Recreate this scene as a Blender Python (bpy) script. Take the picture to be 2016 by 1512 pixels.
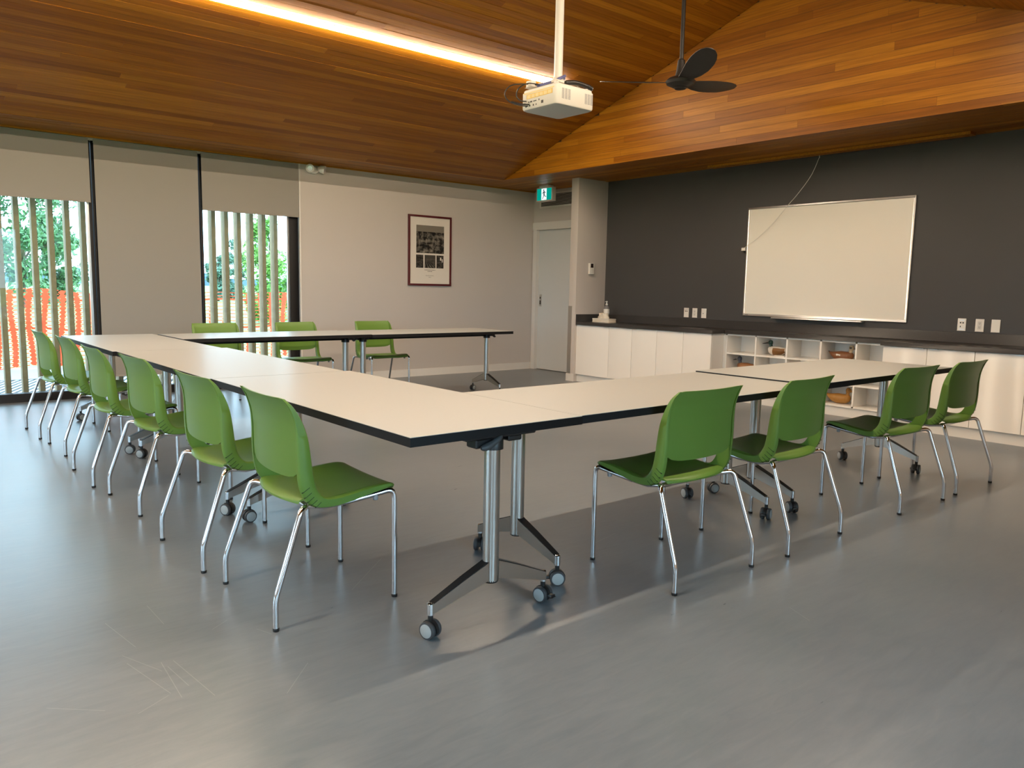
import bpy, bmesh, math, random
from mathutils import Vector, Matrix, Euler
random.seed(7)
PI = math.pi
for o in list(bpy.data.objects):
    bpy.data.objects.remove(o, do_unlink=True)
SC = bpy.context.scene
COL = SC.collection

# ------------------------------------------------------------------ camera
F_PX, YAW, PITCH, ROLL, CAM_H = 1517.0, math.radians(39.79), math.radians(7.036), math.radians(1.088), 1.21
fw = Vector((math.sin(YAW)*math.cos(PITCH), math.cos(YAW)*math.cos(PITCH), -math.sin(PITCH)))
rt = Vector((math.cos(YAW), -math.sin(YAW), 0))
up = rt.cross(fw)
r2 = rt*math.cos(ROLL)+up*math.sin(ROLL)
u2 = -rt*math.sin(ROLL)+up*math.cos(ROLL)
cam = bpy.data.cameras.new('camera')
cam.sensor_fit = 'HORIZONTAL'; cam.sensor_width = 36.0; cam.lens = F_PX/2016*36.0
cam.clip_start = 0.05; cam.clip_end = 2000
camo = bpy.data.objects.new('camera', cam); COL.objects.link(camo)
M = Matrix((r2, u2, -fw)).transposed().to_4x4()
M.translation = Vector((0, 0, CAM_H)); camo.matrix_world = M
SC.camera = camo

# ------------------------------------------------------------------ world, exposure
SKY_STRENGTH = 8.5
STRIP_STRENGTH = 126.0
STRIP_COLOR = (1.0, 0.83, 0.62)
w = bpy.data.worlds.new('overcast_sky'); SC.world = w; w.use_nodes = True
bg = w.node_tree.nodes['Background']
bg.inputs[0].default_value = (0.52, 0.77, 1.0, 1); bg.inputs[1].default_value = SKY_STRENGTH
vs = SC.view_settings
vs.view_transform = 'Standard'; vs.look = 'None'; vs.gamma = 1.0; vs.exposure = 0.36
vs.use_curve_mapping = False
SC.display_settings.display_device = 'sRGB'

# ------------------------------------------------------------------ room measures (metres)
XW, XE, XG = -5.5, 7.72, 6.66          # west wall, charcoal wall, face of wood gable
YS, YN = -1.2, 8.90                    # south wall, window wall
ZS = 2.655                             # flat wood soffit
YR, SL = 4.28, 0.343                   # ridge line, roof slope
YB = 8.257                             # where the north slope meets the flat soffit
ZR = ZS + SL*(YB-YR)
YB2 = 2*YR-YB
ANG = math.atan(SL)
XD = 7.78                              # door wall

# ------------------------------------------------------------------ materials
def mat(name, col, rough=0.5, metal=0.0, spec=0.5, bump=None, var=None, coat=0.0, emit=None, sss=0.0):
    m = bpy.data.materials.new(name); m.use_nodes = True
    n = m.node_tree.nodes; l = m.node_tree.links; b = n['Principled BSDF']
    b.inputs['Base Color'].default_value = (*col, 1)
    b.inputs['Roughness'].default_value = rough
    b.inputs['Metallic'].default_value = metal
    b.inputs['Specular IOR Level'].default_value = spec
    b.inputs['Coat Weight'].default_value = coat
    if emit:
        b.inputs['Emission Color'].default_value = (*emit[0], 1); b.inputs['Emission Strength'].default_value = emit[1]
    tc = None
    if bump or var:
        tc = n.new('ShaderNodeTexCoord')
    if var:      # (scale, amount): soft tone variation of the surface itself
        nz = n.new('ShaderNodeTexNoise'); nz.inputs['Scale'].default_value = var[0]; nz.inputs['Detail'].default_value = 5
        l.new(tc.outputs['Object'], nz.inputs['Vector'])
        mr = n.new('ShaderNodeMapRange'); mr.inputs[3].default_value = 1-var[1]; mr.inputs[4].default_value = 1+var[1]
        l.new(nz.outputs[0], mr.inputs[0])
        mx = n.new('ShaderNodeMix'); mx.data_type = 'RGBA'; mx.blend_type = 'MULTIPLY'; mx.inputs[0].default_value = 1
        mx.inputs[6].default_value = (*col, 1); l.new(mr.outputs[0], mx.inputs[7]); l.new(mx.outputs[2], b.inputs['Base Color'])
    if bump:     # (scale, strength)
        nb = n.new('ShaderNodeTexNoise'); nb.inputs['Scale'].default_value = bump[0]; nb.inputs['Detail'].default_value = 3
        l.new(tc.outputs['Object'], nb.inputs['Vector'])
        bp = n.new('ShaderNodeBump'); bp.inputs['Strength'].default_value = bump[1]; bp.inputs['Distance'].default_value = 0.002
        l.new(nb.outputs[0], bp.inputs['Height']); l.new(bp.outputs[0], b.inputs['Normal'])
    return m

MT = {}
MT['wall'] = mat('wall_paint', (0.55, 0.495, 0.45), 0.6, bump=(140, 0.25), var=(0.8, 0.03))
MT['white'] = mat('white_paint', (0.70, 0.66, 0.61), 0.45)
MT['charcoal'] = mat('charcoal_paint', (0.058, 0.053, 0.050), 0.55, bump=(160, 0.3), var=(1.5, 0.06))
MT['doorpaint'] = mat('door_paint', (0.62, 0.62, 0.60), 0.4)
MT['cab'] = mat('gloss_white_laminate', (0.90, 0.86, 0.80), 0.20, spec=0.5)
MT['counter'] = mat('dark_stone', (0.042, 0.039, 0.038), 0.28, spec=0.35, var=(60, 0.12))
MT['black'] = mat('black_plastic', (0.012, 0.012, 0.013), 0.4)
MT['blackmetal'] = mat('black_frame', (0.006, 0.006, 0.007), 0.4, spec=0.2)
MT['chrome'] = mat('chrome', (0.78, 0.78, 0.80), 0.10, metal=1.0)
MT['steel'] = mat('brushed_steel', (0.55, 0.53, 0.50), 0.28, metal=1.0)
MT['alu'] = mat('aluminium', (0.80, 0.80, 0.80), 0.32, metal=1.0)
MT['laminate'] = mat('table_laminate', (0.435, 0.438, 0.42), 0.36, spec=0.28, bump=(260, 0.06), var=(90, 0.03))
MT['edge'] = mat('black_edge_band', (0.008, 0.008, 0.009), 0.6, spec=0.15)
MT['green'] = mat('green_plastic', (0.120, 0.224, 0.033), 0.42, spec=0.45, bump=(500, 0.12))
MT['greendark'] = mat('slot_dark_green', (0.02, 0.045, 0.005), 0.7)
MT['grey'] = mat('grey_plastic', (0.30, 0.30, 0.31), 0.5)
MT['wheel'] = mat('wheel_rubber', (0.05, 0.052, 0.056), 0.5)
MT['hub'] = mat('caster_hub', (0.36, 0.38, 0.38), 0.45)
MT['blind'] = mat('blind_fabric', (0.31, 0.283, 0.25), 0.85, spec=0.2, bump=(700, 0.25))
MT['board'] = mat('whiteboard_enamel', (0.92, 0.86, 0.75), 0.22, spec=0.5)
MT['projwhite'] = mat('projector_white', (0.74, 0.70, 0.64), 0.45)
MT['projgrey'] = mat('projector_underside', (0.52, 0.52, 0.52), 0.5)
MT['yellow'] = mat('yellow_label', (0.72, 0.46, 0.06), 0.5)
MT['yellowpale'] = mat('pale_yellow_label', (0.76, 0.60, 0.26), 0.5)
MT['cable'] = mat('cable_black', (0.02, 0.02, 0.02), 0.35)
MT['cableblue'] = mat('cable_blue', (0.12, 0.13, 0.30), 0.35)
MT['fan'] = mat('fan_black', (0.018, 0.015, 0.013), 0.45)
MT['plate'] = mat('outlet_plate', (0.78, 0.74, 0.68), 0.35)
MT['dark'] = mat('dark_hole', (0.02, 0.018, 0.016), 0.6)
MT['frame_red'] = mat('dark_red_wood', (0.085, 0.008, 0.012), 0.4, var=(30, 0.2))
MT['paper'] = mat('mat_board', (0.72, 0.66, 0.58), 0.6)
MT['ink'] = mat('caption_ink', (0.22, 0.20, 0.18), 0.7)
MT['batten'] = mat('weathered_cedar', (0.37, 0.26, 0.14), 0.75, var=(14, 0.3))
MT['concrete'] = mat('concrete', (0.22, 0.22, 0.23), 0.85, var=(5, 0.12))
MT['grate'] = mat('galvanised_grate', (0.30, 0.31, 0.32), 0.5, metal=0.5)
MT['void'] = mat('grate_pit', (0.03, 0.03, 0.035), 0.9)
MT['orange'] = mat('orange_mesh', (0.95, 0.085, 0.022), 0.55)
MT['cream'] = mat('cream_cord', (0.62, 0.52, 0.40), 0.6)
MT['box'] = mat('tissue_box', (0.74, 0.66, 0.54), 0.6, var=(60, 0.12))
MT['clearbottle'] = mat('bottle_plastic', (0.20, 0.19, 0.19), 0.25)
MT['screenblack'] = mat('lcd', (0.02, 0.008, 0.008), 0.2)

def glass_mat():
    m = bpy.data.materials.new('window_glass'); m.use_nodes = True
    n = m.node_tree.nodes; l = m.node_tree.links; n.clear()
    out = n.new('ShaderNodeOutputMaterial'); mix = n.new('ShaderNodeMixShader')
    tr = n.new('ShaderNodeBsdfTransparent'); tr.inputs[0].default_value = (0.90, 0.95, 0.94, 1)
    gl = n.new('ShaderNodeBsdfGlossy'); gl.inputs['Roughness'].default_value = 0.0
    fr = n.new('ShaderNodeFresnel'); fr.inputs[0].default_value = 1.35
    l.new(fr.outputs[0], mix.inputs[0]); l.new(tr.outputs[0], mix.inputs[1]); l.new(gl.outputs[0], mix.inputs[2])
    l.new(mix.outputs[0], out.inputs[0]); return m
MT['glass'] = glass_mat()

def emit_mat(name, col, s):
    m = bpy.data.materials.new(name); m.use_nodes = True
    n = m.node_tree.nodes; l = m.node_tree.links; n.clear()
    out = n.new('ShaderNodeOutputMaterial'); e = n.new('ShaderNodeEmission')
    e.inputs[0].default_value = (*col, 1); e.inputs[1].default_value = s; l.new(e.outputs[0], out.inputs[0]); return m
MT['led'] = emit_mat('led_diffuser', STRIP_COLOR, STRIP_STRENGTH)
MT['exitgreen'] = emit_mat('exit_green', (0.0, 0.26, 0.20), 1.0)
MT['exitwhite'] = emit_mat('exit_white', (0.80, 0.95, 1.0), 1.15)
MT['exitman'] = mat('exit_pictogram', (0.0, 0.03, 0.05), 0.5)

def wood_mat(name, ramp, rough=0.42):
    m = bpy.data.materials.new(name); m.use_nodes = True
    n = m.node_tree.nodes; l = m.node_tree.links; b = n['Principled BSDF']
    oi = n.new('ShaderNodeObjectInfo'); tc = n.new('ShaderNodeTexCoord')
    cr = n.new('ShaderNodeValToRGB'); el = cr.color_ramp.elements
    el[0].position = ramp[0][0]; el[0].color = (*ramp[0][1], 1); el[1].position = ramp[-1][0]; el[1].color = (*ramp[-1][1], 1)
    for p, c in ramp[1:-1]:
        e = el.new(p); e.color = (*c, 1)
    l.new(oi.outputs['Random'], cr.inputs[0])
    ad = n.new('ShaderNodeVectorMath'); ad.operation = 'ADD'
    sc = n.new('ShaderNodeVectorMath'); sc.operation = 'SCALE'; sc.inputs[0].default_value = (37, 21, 11)
    l.new(oi.outputs['Random'], sc.inputs['Scale']); l.new(tc.outputs['Object'], ad.inputs[0]); l.new(sc.outputs[0], ad.inputs[1])
    mp = n.new('ShaderNodeMapping'); mp.inputs['Scale'].default_value = (1.1, 30, 30); l.new(ad.outputs[0], mp.inputs[0])
    nz = n.new('ShaderNodeTexNoise'); nz.inputs['Scale'].default_value = 2.2; nz.inputs['Detail'].default_value = 6; l.new(mp.outputs[0], nz.inputs['Vector'])
    mr = n.new('ShaderNodeMapRange'); mr.inputs[1].default_value = 0.25; mr.inputs[2].default_value = 0.75
    mr.inputs[3].default_value = 0.72; mr.inputs[4].default_value = 1.22; l.new(nz.outputs[0], mr.inputs[0])
    mx = n.new('ShaderNodeMix'); mx.data_type = 'RGBA'; mx.blend_type = 'MULTIPLY'; mx.inputs[0].default_value = 1
    l.new(cr.outputs[0], mx.inputs[6]); l.new(mr.outputs[0], mx.inputs[7]); l.new(mx.outputs[2], b.inputs['Base Color'])
    b.inputs['Roughness'].default_value = rough; b.inputs['Specular IOR Level'].default_value = 0.22
    bp = n.new('ShaderNodeBump'); bp.inputs['Strength'].default_value = 0.12; bp.inputs['Distance'].default_value = 0.002
    l.new(nz.outputs[0], bp.inputs['Height']); l.new(bp.outputs[0], b.inputs['Normal'])
    return m
CEDAR = [(0.0, (0.225, 0.072, 0.004)), (0.3, (0.285, 0.097, 0.005)), (0.75, (0.325, 0.118, 0.006)), (1.0, (0.42, 0.165, 0.010))]
MT['cedar'] = wood_mat('cedar_planks', CEDAR)
MT['groove'] = mat('groove_backing', (0.05, 0.02, 0.006), 0.8)

# floor: grey marbled linoleum with fine streaks and a few scuffs
def unproj_floor(x, y):
    d = fw + r2*((x-1008)/F_PX) - u2*((y-756)/F_PX); t = -CAM_H/d.z
    return d*t
def floor_mat():
    m = bpy.data.materials.new('grey_linoleum'); m.use_nodes = True
    n = m.node_tree.nodes; l = m.node_tree.links; b = n['Principled BSDF']
    tc = n.new('ShaderNodeTexCoord')
    mp = n.new('ShaderNodeMapping'); mp.inputs['Scale'].default_value = (3.0, 14, 1); mp.inputs['Rotation'].default_value = (0, 0, 0.1)
    l.new(tc.outputs['Object'], mp.inputs[0])
    n1 = n.new('ShaderNodeTexNoise'); n1.inputs['Scale'].default_value = 2.0; n1.inputs['Detail'].default_value = 9; n1.inputs['Roughness'].default_value = 0.65
    n1.inputs['Distortion'].default_value = 0.6; l.new(mp.outputs[0], n1.inputs['Vector'])
    n2 = n.new('ShaderNodeTexNoise'); n2.inputs['Scale'].default_value = 1.1; n2.inputs['Detail'].default_value = 4; l.new(tc.outputs['Object'], n2.inputs['Vector'])
    a = n.new('ShaderNodeMath'); a.operation = 'ADD'; l.new(n1.outputs[0], a.inputs[0]); l.new(n2.outputs[0], a.inputs[1])
    cr = n.new('ShaderNodeValToRGB'); cr.color_ramp.elements[0].position = 0.30; cr.color_ramp.elements[0].color = (0.128, 0.150, 0.172, 1)
    cr.color_ramp.elements[1].position = 0.72; cr.color_ramp.elements[1].color = (0.205, 0.226, 0.246, 1)
    hf = n.new('ShaderNodeMath'); hf.operation = 'MULTIPLY'; hf.inputs[1].default_value = 0.5; l.new(a.outputs[0], hf.inputs[0]); l.new(hf.outputs[0], cr.inputs[0])
    # scuffs: light lines drawn where the photograph shows scratches in the sheet
    px = [((207, 1227), (267, 1274)), ((241, 1291), (319, 1321)), ((250, 1306), (336, 1365)), ((317, 1304), (358, 1373)), ((341, 1300), (423, 1369)),
          ((289, 1192), (323, 1229)), ((272, 1405), (332, 1369)), ((91, 1394), (207, 1399)), ((418, 1239), (448, 1220)), ((1169, 1070), (1213, 1049)),
          ((1555, 1196), (1594, 1222)), ((693, 1161), (752, 1098)), ((330, 1312), (372, 1350)), ((565, 1365), (606, 1305)), ((505, 1238), (535, 1248))]
    last = None
    for (p, q) in px:
        A = unproj_floor(*p); B = unproj_floor(*q); d = (B-A); L = d.length; d = d/L
        s = n.new('ShaderNodeVectorMath'); s.operation = 'SUBTRACT'; l.new(tc.outputs['Object'], s.inputs[0]); s.inputs[1].default_value = A
        u = n.new('ShaderNodeVectorMath'); u.operation = 'DOT_PRODUCT'; l.new(s.outputs[0], u.inputs[0]); u.inputs[1].default_value = d/L
        v = n.new('ShaderNodeVectorMath'); v.operation = 'DOT_PRODUCT'; l.new(s.outputs[0], v.inputs[0]); v.inputs[1].default_value = (-d.y, d.x, 0)
        c1 = n.new('ShaderNodeMath'); c1.operation = 'COMPARE'; l.new(u.outputs['Value'], c1.inputs[0]); c1.inputs[1].default_value = 0.5; c1.inputs[2].default_value = 0.5
        c2 = n.new('ShaderNodeMath'); c2.operation = 'COMPARE'; l.new(v.outputs['Value'], c2.inputs[0]); c2.inputs[1].default_value = 0.0; c2.inputs[2].default_value = 0.0012
        mu = n.new('ShaderNodeMath'); mu.operation = 'MULTIPLY'; l.new(c1.outputs[0], mu.inputs[0]); l.new(c2.outputs[0], mu.inputs[1])
        if last is None: last = mu
        else:
            mxx = n.new('ShaderNodeMath'); mxx.operation = 'MAXIMUM'; l.new(last.outputs[0], mxx.inputs[0]); l.new(mu.outputs[0], mxx.inputs[1]); last = mxx
    k = n.new('ShaderNodeMath'); k.operation = 'MULTIPLY'; k.inputs[1].default_value = 0.26; l.new(last.outputs[0], k.inputs[0])
    mx = n.new('ShaderNodeMix'); mx.data_type = 'RGBA'; l.new(k.outputs[0], mx.inputs[0]); l.new(cr.outputs[0], mx.inputs[6]); mx.inputs[7].default_value = (0.46, 0.46, 0.45, 1)
    l.new(mx.outputs[2], b.inputs['Base Color'])
    rr = n.new('ShaderNodeMapRange'); rr.inputs[3].default_value = 0.24; rr.inputs[4].default_value = 0.36; l.new(n1.outputs[0], rr.inputs[0]); l.new(rr.outputs[0], b.inputs['Roughness'])
    b.inputs['Specular IOR Level'].default_value = 0.6
    bp = n.new('ShaderNodeBump'); bp.inputs['Strength'].default_value = 0.10; bp.inputs['Distance'].default_value = 0.004
    l.new(n1.outputs[0], bp.inputs['Height']); l.new(bp.outputs[0], b.inputs['Normal'])
    return m
MT['floor'] = floor_mat()

# ------------------------------------------------------------------ mesh helpers
def link(o, parent=None):
    COL.objects.link(o)
    if parent: o.parent = parent
    return o
def tag(o, label=None, cat=None, group=None, kind=None):
    if label: o['label'] = label
    if cat: o['category'] = cat
    if group: o['group'] = group
    if kind: o['kind'] = kind
    return o
def thing(name, label, cat, loc=(0, 0, 0), rz=0, group=None, kind=None):
    o = bpy.data.objects.new(name, None); o.empty_display_size = 0.1
    o.location = loc; o.rotation_euler = (0, 0, rz); link(o)
    return tag(o, label, cat, group, kind)
def setm(me, m, smooth=None):
    me.materials.append(m)
    if smooth is not None:
        for p in me.polygons: p.use_smooth = True
        me.set_sharp_from_angle(angle=math.radians(smooth))
    return me
def mo(name, me, parent=None, loc=None, rot=None):
    o = bpy.data.objects.new(name, me)
    if loc: o.location = loc
    if rot: o.rotation_euler = rot
    return link(o, parent)
def pyd(name, V, Fc, m, smooth=None):
    me = bpy.data.meshes.new(name); me.from_pydata([tuple(v) for v in V], [], Fc); me.update()
    bm = bmesh.new(); bm.from_mesh(me); bmesh.ops.recalc_face_normals(bm, faces=bm.faces); bm.to_mesh(me); bm.free()
    return setm(me, m, smooth)
BOXF = [(0, 1, 2, 3), (4, 7, 6, 5), (0, 4, 5, 1), (1, 5, 6, 2), (2, 6, 7, 3), (3, 7, 4, 0)]
def box_me(name, x0, x1, y0, y1, z0, z1, m, bev=0.0, seg=2):
    V = [(x0, y0, z0), (x1, y0, z0), (x1, y1, z0), (x0, y1, z0), (x0, y0, z1), (x1, y0, z1), (x1, y1, z1), (x0, y1, z1)]
    me = bpy.data.meshes.new(name); me.from_pydata(V, [], [tuple(reversed(f)) if i < 1 else f for i, f in enumerate(BOXF)]); me.update()
    bm = bmesh.new(); bm.from_mesh(me)
    if bev: bmesh.ops.bevel(bm, geom=list(bm.edges), offset=bev, segments=seg, profile=0.5, affect='EDGES')
    bmesh.ops.recalc_face_normals(bm, faces=bm.faces); bm.to_mesh(me); bm.free()
    return setm(me, m, 35 if bev else None)
def box(name, x0, x1, y0, y1, z0, z1, m, parent=None, bev=0.0):
    """box given in the parent's space (world space when top-level); origin at its base centre"""
    cx, cy = (x0+x1)/2, (y0+y1)/2
    return mo(name, box_me(name, x0-cx, x1-cx, y0-cy, y1-cy, 0, z1-z0, m, bev), parent, (cx, cy, z0))
def multibox(name, boxes, m, parent=None, bev=0.0):
    bm = bmesh.new()
    for (x0, x1, y0, y1, z0, z1) in boxes:
        vs_ = [bm.verts.new(p) for p in [(x0, y0, z0), (x1, y0, z0), (x1, y1, z0), (x0, y1, z0), (x0, y0, z1), (x1, y0, z1), (x1, y1, z1), (x0, y1, z1)]]
        for f in BOXF: bm.faces.new([vs_[i] for i in f])
    if bev: bmesh.ops.bevel(bm, geom=list(bm.edges), offset=bev, segments=1, affect='EDGES')
    bmesh.ops.recalc_face_normals(bm, faces=bm.faces)
    me = bpy.data.meshes.new(name); bm.to_mesh(me); bm.free(); setm(me, m)
    return mo(name, me, parent)
def fillet(pts, r, n=5):
    P = [Vector(p) for p in pts]; out = [P[0]]
    for i in range(1, len(P)-1):
        a, b, c = P[i-1], P[i], P[i+1]; d1 = (a-b); d2 = (c-b)
        rr = min(r, d1.length*0.48, d2.length*0.48); p = b+d1.normalized()*rr; q = b+d2.normalized()*rr
        for k in range(n+1):
            t = k/n; out.append(p*(1-t)**2+b*2*t*(1-t)+q*t*t)
    out.append(P[-1]); return out
def tube_me(name, pts, r, m, seg=10, fil=0.0, radii=None, n=5):
    P = fillet(pts, fil, n) if fil else [Vector(p) for p in pts]
    V, Fc = [], []; T0 = (P[1]-P[0]).normalized()
    N = T0.orthogonal().normalized()
    for i, p in enumerate(P):
        T = (P[min(i+1, len(P)-1)]-P[max(i-1, 0)]).normalized()
        N = (N-T*N.dot(T)).normalized(); B = T.cross(N); rr = r
        if radii:
            q = i/(len(P)-1)*(len(radii)-1); qi = min(int(q), len(radii)-2); rr = radii[qi]+(radii[qi+1]-radii[qi])*(q-qi)
        for k in range(seg):
            a = 2*PI*k/seg; V.append(p+N*math.cos(a)*rr+B*math.sin(a)*rr)
    for i in range(len(P)-1):
        for k in range(seg):
            Fc.append((i*seg+k, i*seg+(k+1) % seg, (i+1)*seg+(k+1) % seg, (i+1)*seg+k))
    Fc.append(tuple(range(seg))); Fc.append(tuple((len(P)-1)*seg+k for k in range(seg)))
    return pyd(name, V, Fc, m, 50)
def tube(name, pts, r, m, parent=None, **k): return mo(name, tube_me(name, pts, r, m, **k), parent)
def loft_me(name, rings, m, smooth=45, caps=True):
    n = len(rings[0]); V = [v for r in rings for v in r]; Fc = []
    for i in range(len(rings)-1):
        for k in range(n): Fc.append((i*n+k, i*n+(k+1) % n, (i+1)*n+(k+1) % n, (i+1)*n+k))
    if caps: Fc.append(tuple(range(n))); Fc.append(tuple((len(rings)-1)*n+k for k in range(n)))
    return pyd(name, V, Fc, m, smooth)
def lathe_me(name, prof, m, seg=20, axis='Z', smooth=40):
    rings = []
    for (r, z) in prof:
        ring = []
        for k in range(seg):
            a = 2*PI*k/seg; c, s = math.cos(a)*r, math.sin(a)*r
            ring.append({'Z': (c, s, z), 'X': (z, c, s), 'Y': (c, z, s)}[axis])
        rings.append(ring)
    return loft_me(name, rings, m, smooth)
def slab_me(name, A, B, m, smooth=40):
    """closed solid between two equally sized point grids"""
    nu, nv = len(A), len(A[0]); V = [p for r in A for p in r]+[p for r in B for p in r]; o = nu*nv; Fc = []
    for i in range(nu-1):
        for j in range(nv-1):
            a = i*nv+j; Fc.append((a, a+1, a+nv+1, a+nv)); Fc.append((o+a, o+a+nv, o+a+nv+1, o+a+1))
    for i in range(nu-1):
        for j in (0, nv-1):
            a = i*nv+j; Fc.append((a, a+nv, o+a+nv, o+a))
    for j in range(nv-1):
        for i in (0, nu-1):
            a = i*nv+j; Fc.append((a, a+1, o+a+1, o+a))
    return pyd(name, V, Fc, m, smooth)
def spline(P, n):
    """Catmull-Rom through P, n samples"""
    P = [Vector(p) for p in P]; out = []
    for k in range(n):
        t = k/(n-1)*(len(P)-1); i = min(int(t), len(P)-2); f = t-i
        p0, p1, p2, p3 = P[max(i-1, 0)], P[i], P[i+1], P[min(i+2, len(P)-1)]
        out.append(0.5*((2*p1)+(p2-p0)*f+(2*p0-5*p1+4*p2-p3)*f*f+(3*p1-p0-3*p2+p3)*f**3))
    return out
def copy_tree(o, parent=None):
    c = o.copy(); COL.objects.link(c); c.parent = parent
    for ch in o.children: copy_tree(ch, c)
    return c

# ================================================================== THE SETTING
fl = box('floor', XW, XD+0.6, YS, YN+0.15, -0.08, 0.0, MT['floor'])
fl.data.transform(Matrix.Translation(fl.location)); fl.location = (0, 0, 0)
tag(fl, 'grey marbled linoleum floor with scuffs and soft reflections', 'floor', kind='structure')

# plain walls
def wallbox(name, *a, m='wall', label='', bev=0):
    return tag(box(name, *a, MT[m], None, bev), label, 'wall', kind='structure')
def glazed_wall(name, axis, c, a0, a1, opens, z0, z1, label):
    """plaster wall with a row of window openings, each with a black frame and a pane; axis 'X' runs along X"""
    t = thing(name, label, 'wall', (0, 0, 0), kind='structure'); e = a0; k = 0
    def bx(nm, p, q, zz0, zz1, m, d0=-0.075, d1=0.075):
        if axis == 'X': box(nm, p, q, c+d0, c+d1, zz0, zz1, MT[m], t)
        else: box(nm, c+d0, c+d1, p, q, zz0, zz1, MT[m], t)
    for (p, q) in opens:
        bx('plaster', e, p, 0, 4.3, 'wall'); bx('plaster', p, q, 0, z0, 'wall'); bx('plaster', p, q, z1, 4.3, 'wall'); e = q
        bx('window_frame', p, p+0.05, z0, z1, 'blackmetal', -0.05, 0.05); bx('window_frame', q-0.05, q, z0, z1, 'blackmetal', -0.05, 0.05)
        bx('window_frame', p+0.05, q-0.05, z0, z0+0.05, 'blackmetal', -0.05, 0.05); bx('window_frame', p+0.05, q-0.05, z1-0.05, z1, 'blackmetal', -0.05, 0.05)
        bx('pane', p+0.05, q-0.05, z0+0.05, z1-0.05, 'glass', -0.004, 0.004)
    bx('plaster', e, a1, 0, 4.3, 'wall')
glazed_wall('wall_west', 'Y', XW-0.075, YS, YN+0.15, [(1.6, 3.2), (3.5, 5.1), (5.4, 7.0)], 0.6, 2.2, 'white wall with tall windows at the far left end of the room')  # unseen windows, added to bring cool daylight onto the left chair backs
glazed_wall('wall_south', 'X', YS-0.075, XW-0.15, XD+0.6, [(-4.2, -2.4), (-2.1, -0.3), (1.0, 2.5)], 0.5, 2.3, 'white wall with a row of windows behind the camera')  # out of view; windows added and sized to light near floor and right chairs
wallbox('wall_east', XE, XE+0.06, YS, 7.33, 0, 2.72, m='charcoal', label='dark charcoal wall behind the whiteboard and worktop')
wn = thing('wall_north', 'off white plaster wall with framed print beside the windows', 'wall', (0, 0, 0), kind='structure')
box('plaster', 4.05, XD+0.2, YN, YN+0.15, 0, 2.72, MT['wall'], wn)
box('plaster', XW, -0.40, YN, YN+0.15, 0, 2.72, MT['wall'], wn)
box('lintel', -0.42, 4.07, YN+0.02, YN+0.15, 2.62, 2.75, MT['wall'], wn)
box('joint_bead', 4.038, 4.056, YN-0.006, YN+0.02, 0, ZS, MT['white'], wn, 0.002)
bb = box('baseboard_north', 4.056, XD, YN-0.014, YN, 0.0, 0.10, MT['white'], None, 0.003)
tag(bb, 'white baseboard along the plaster wall under the framed print', 'baseboard', kind='structure')

# return wall (nib) beside the worktop, with its base and steel guard
nib = thing('wall_northeast', 'short white return wall between the door and the worktop', 'wall', (7.48, 7.395, 0), kind='structure')
box('plaster', -0.31, 0.30, -0.065, 0.065, 0, ZS+0.02, MT['wall'], nib, 0.003)
box('baseboard', -0.322, -0.31, -0.068, 0.075, 0, 0.10, MT['white'], nib, 0.002)
g = box('corner_guard', -0.3145, -0.31, 0.0, 0.067, 0.10, 1.0, MT['steel'], nib); tag(g, 'brushed steel corner guard')
# door wall + door
wd = thing('wall_doorway', 'white wall around the sliding door and air grille', 'wall', (XD, 8.18, 0), kind='structure')
multibox('plaster', [(0, 0.12, -0.72, 0.72, 2.20, 2.75), (0, 0.12, 0.655, 0.72, 0, 2.2), (0, 0.12, -0.72, -0.27, 0, 2.2)], MT['wall'], wd)
multibox('plaster', [(0.125, 0.16, -0.72, 0.72, 0, 2.75)], MT['wall'], wd)
d1 = thing('door_1', 'plain white sliding door with recessed steel pull', 'door', (XD, 8.40, 0), kind='structure')
box('door_panel', 0.045, 0.085, -0.48, 0.425, 0.008, 2.09, MT['doorpaint'], d1, 0.003)
multibox('door_frame', [(-0.015, 0.12, -0.52, 0.50, 2.09, 2.20), (-0.015, 0.12, 0.415, 0.49, 0, 2.09)], MT['white'], d1)
hp = box('pull_plate', 0.041, 0.046, 0.335, 0.385, 0.955, 1.135, MT['steel'], d1, 0.001)
box('pull_recess', 0.0395, 0.0415, 0.347, 0.373, 0.985, 1.045, MT['dark'], d1)
box('lock_turn', 0.034, 0.042, 0.352, 0.368, 1.07, 1.10, MT['dark'], d1, 0.002)
gr = thing('air_grille', 'white louvred air grille above the sliding door', 'grille', (XD, 8.40, 2.50))
multibox('frame', [(-0.012, 0, -0.36, 0.36, 0.095, 0.115), (-0.012, 0, -0.36, 0.36, -0.095, -0.075), (-0.012, 0, 0.335, 0.36, -0.075, 0.095), (-0.012, 0, -0.36, -0.335, -0.075, 0.095)], MT['white'], gr)
box('backing', -0.003, -0.0005, -0.336, 0.336, -0.08, 0.10, MT['dark'], gr)
for k in range(9):
    s = box('louvre', -0.006, 0.004, -0.335, 0.335, -0.0735+k*0.019, -0.0635+k*0.019, MT['white'], gr)
    s.rotation_euler = (0, 0.5, 0)

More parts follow.
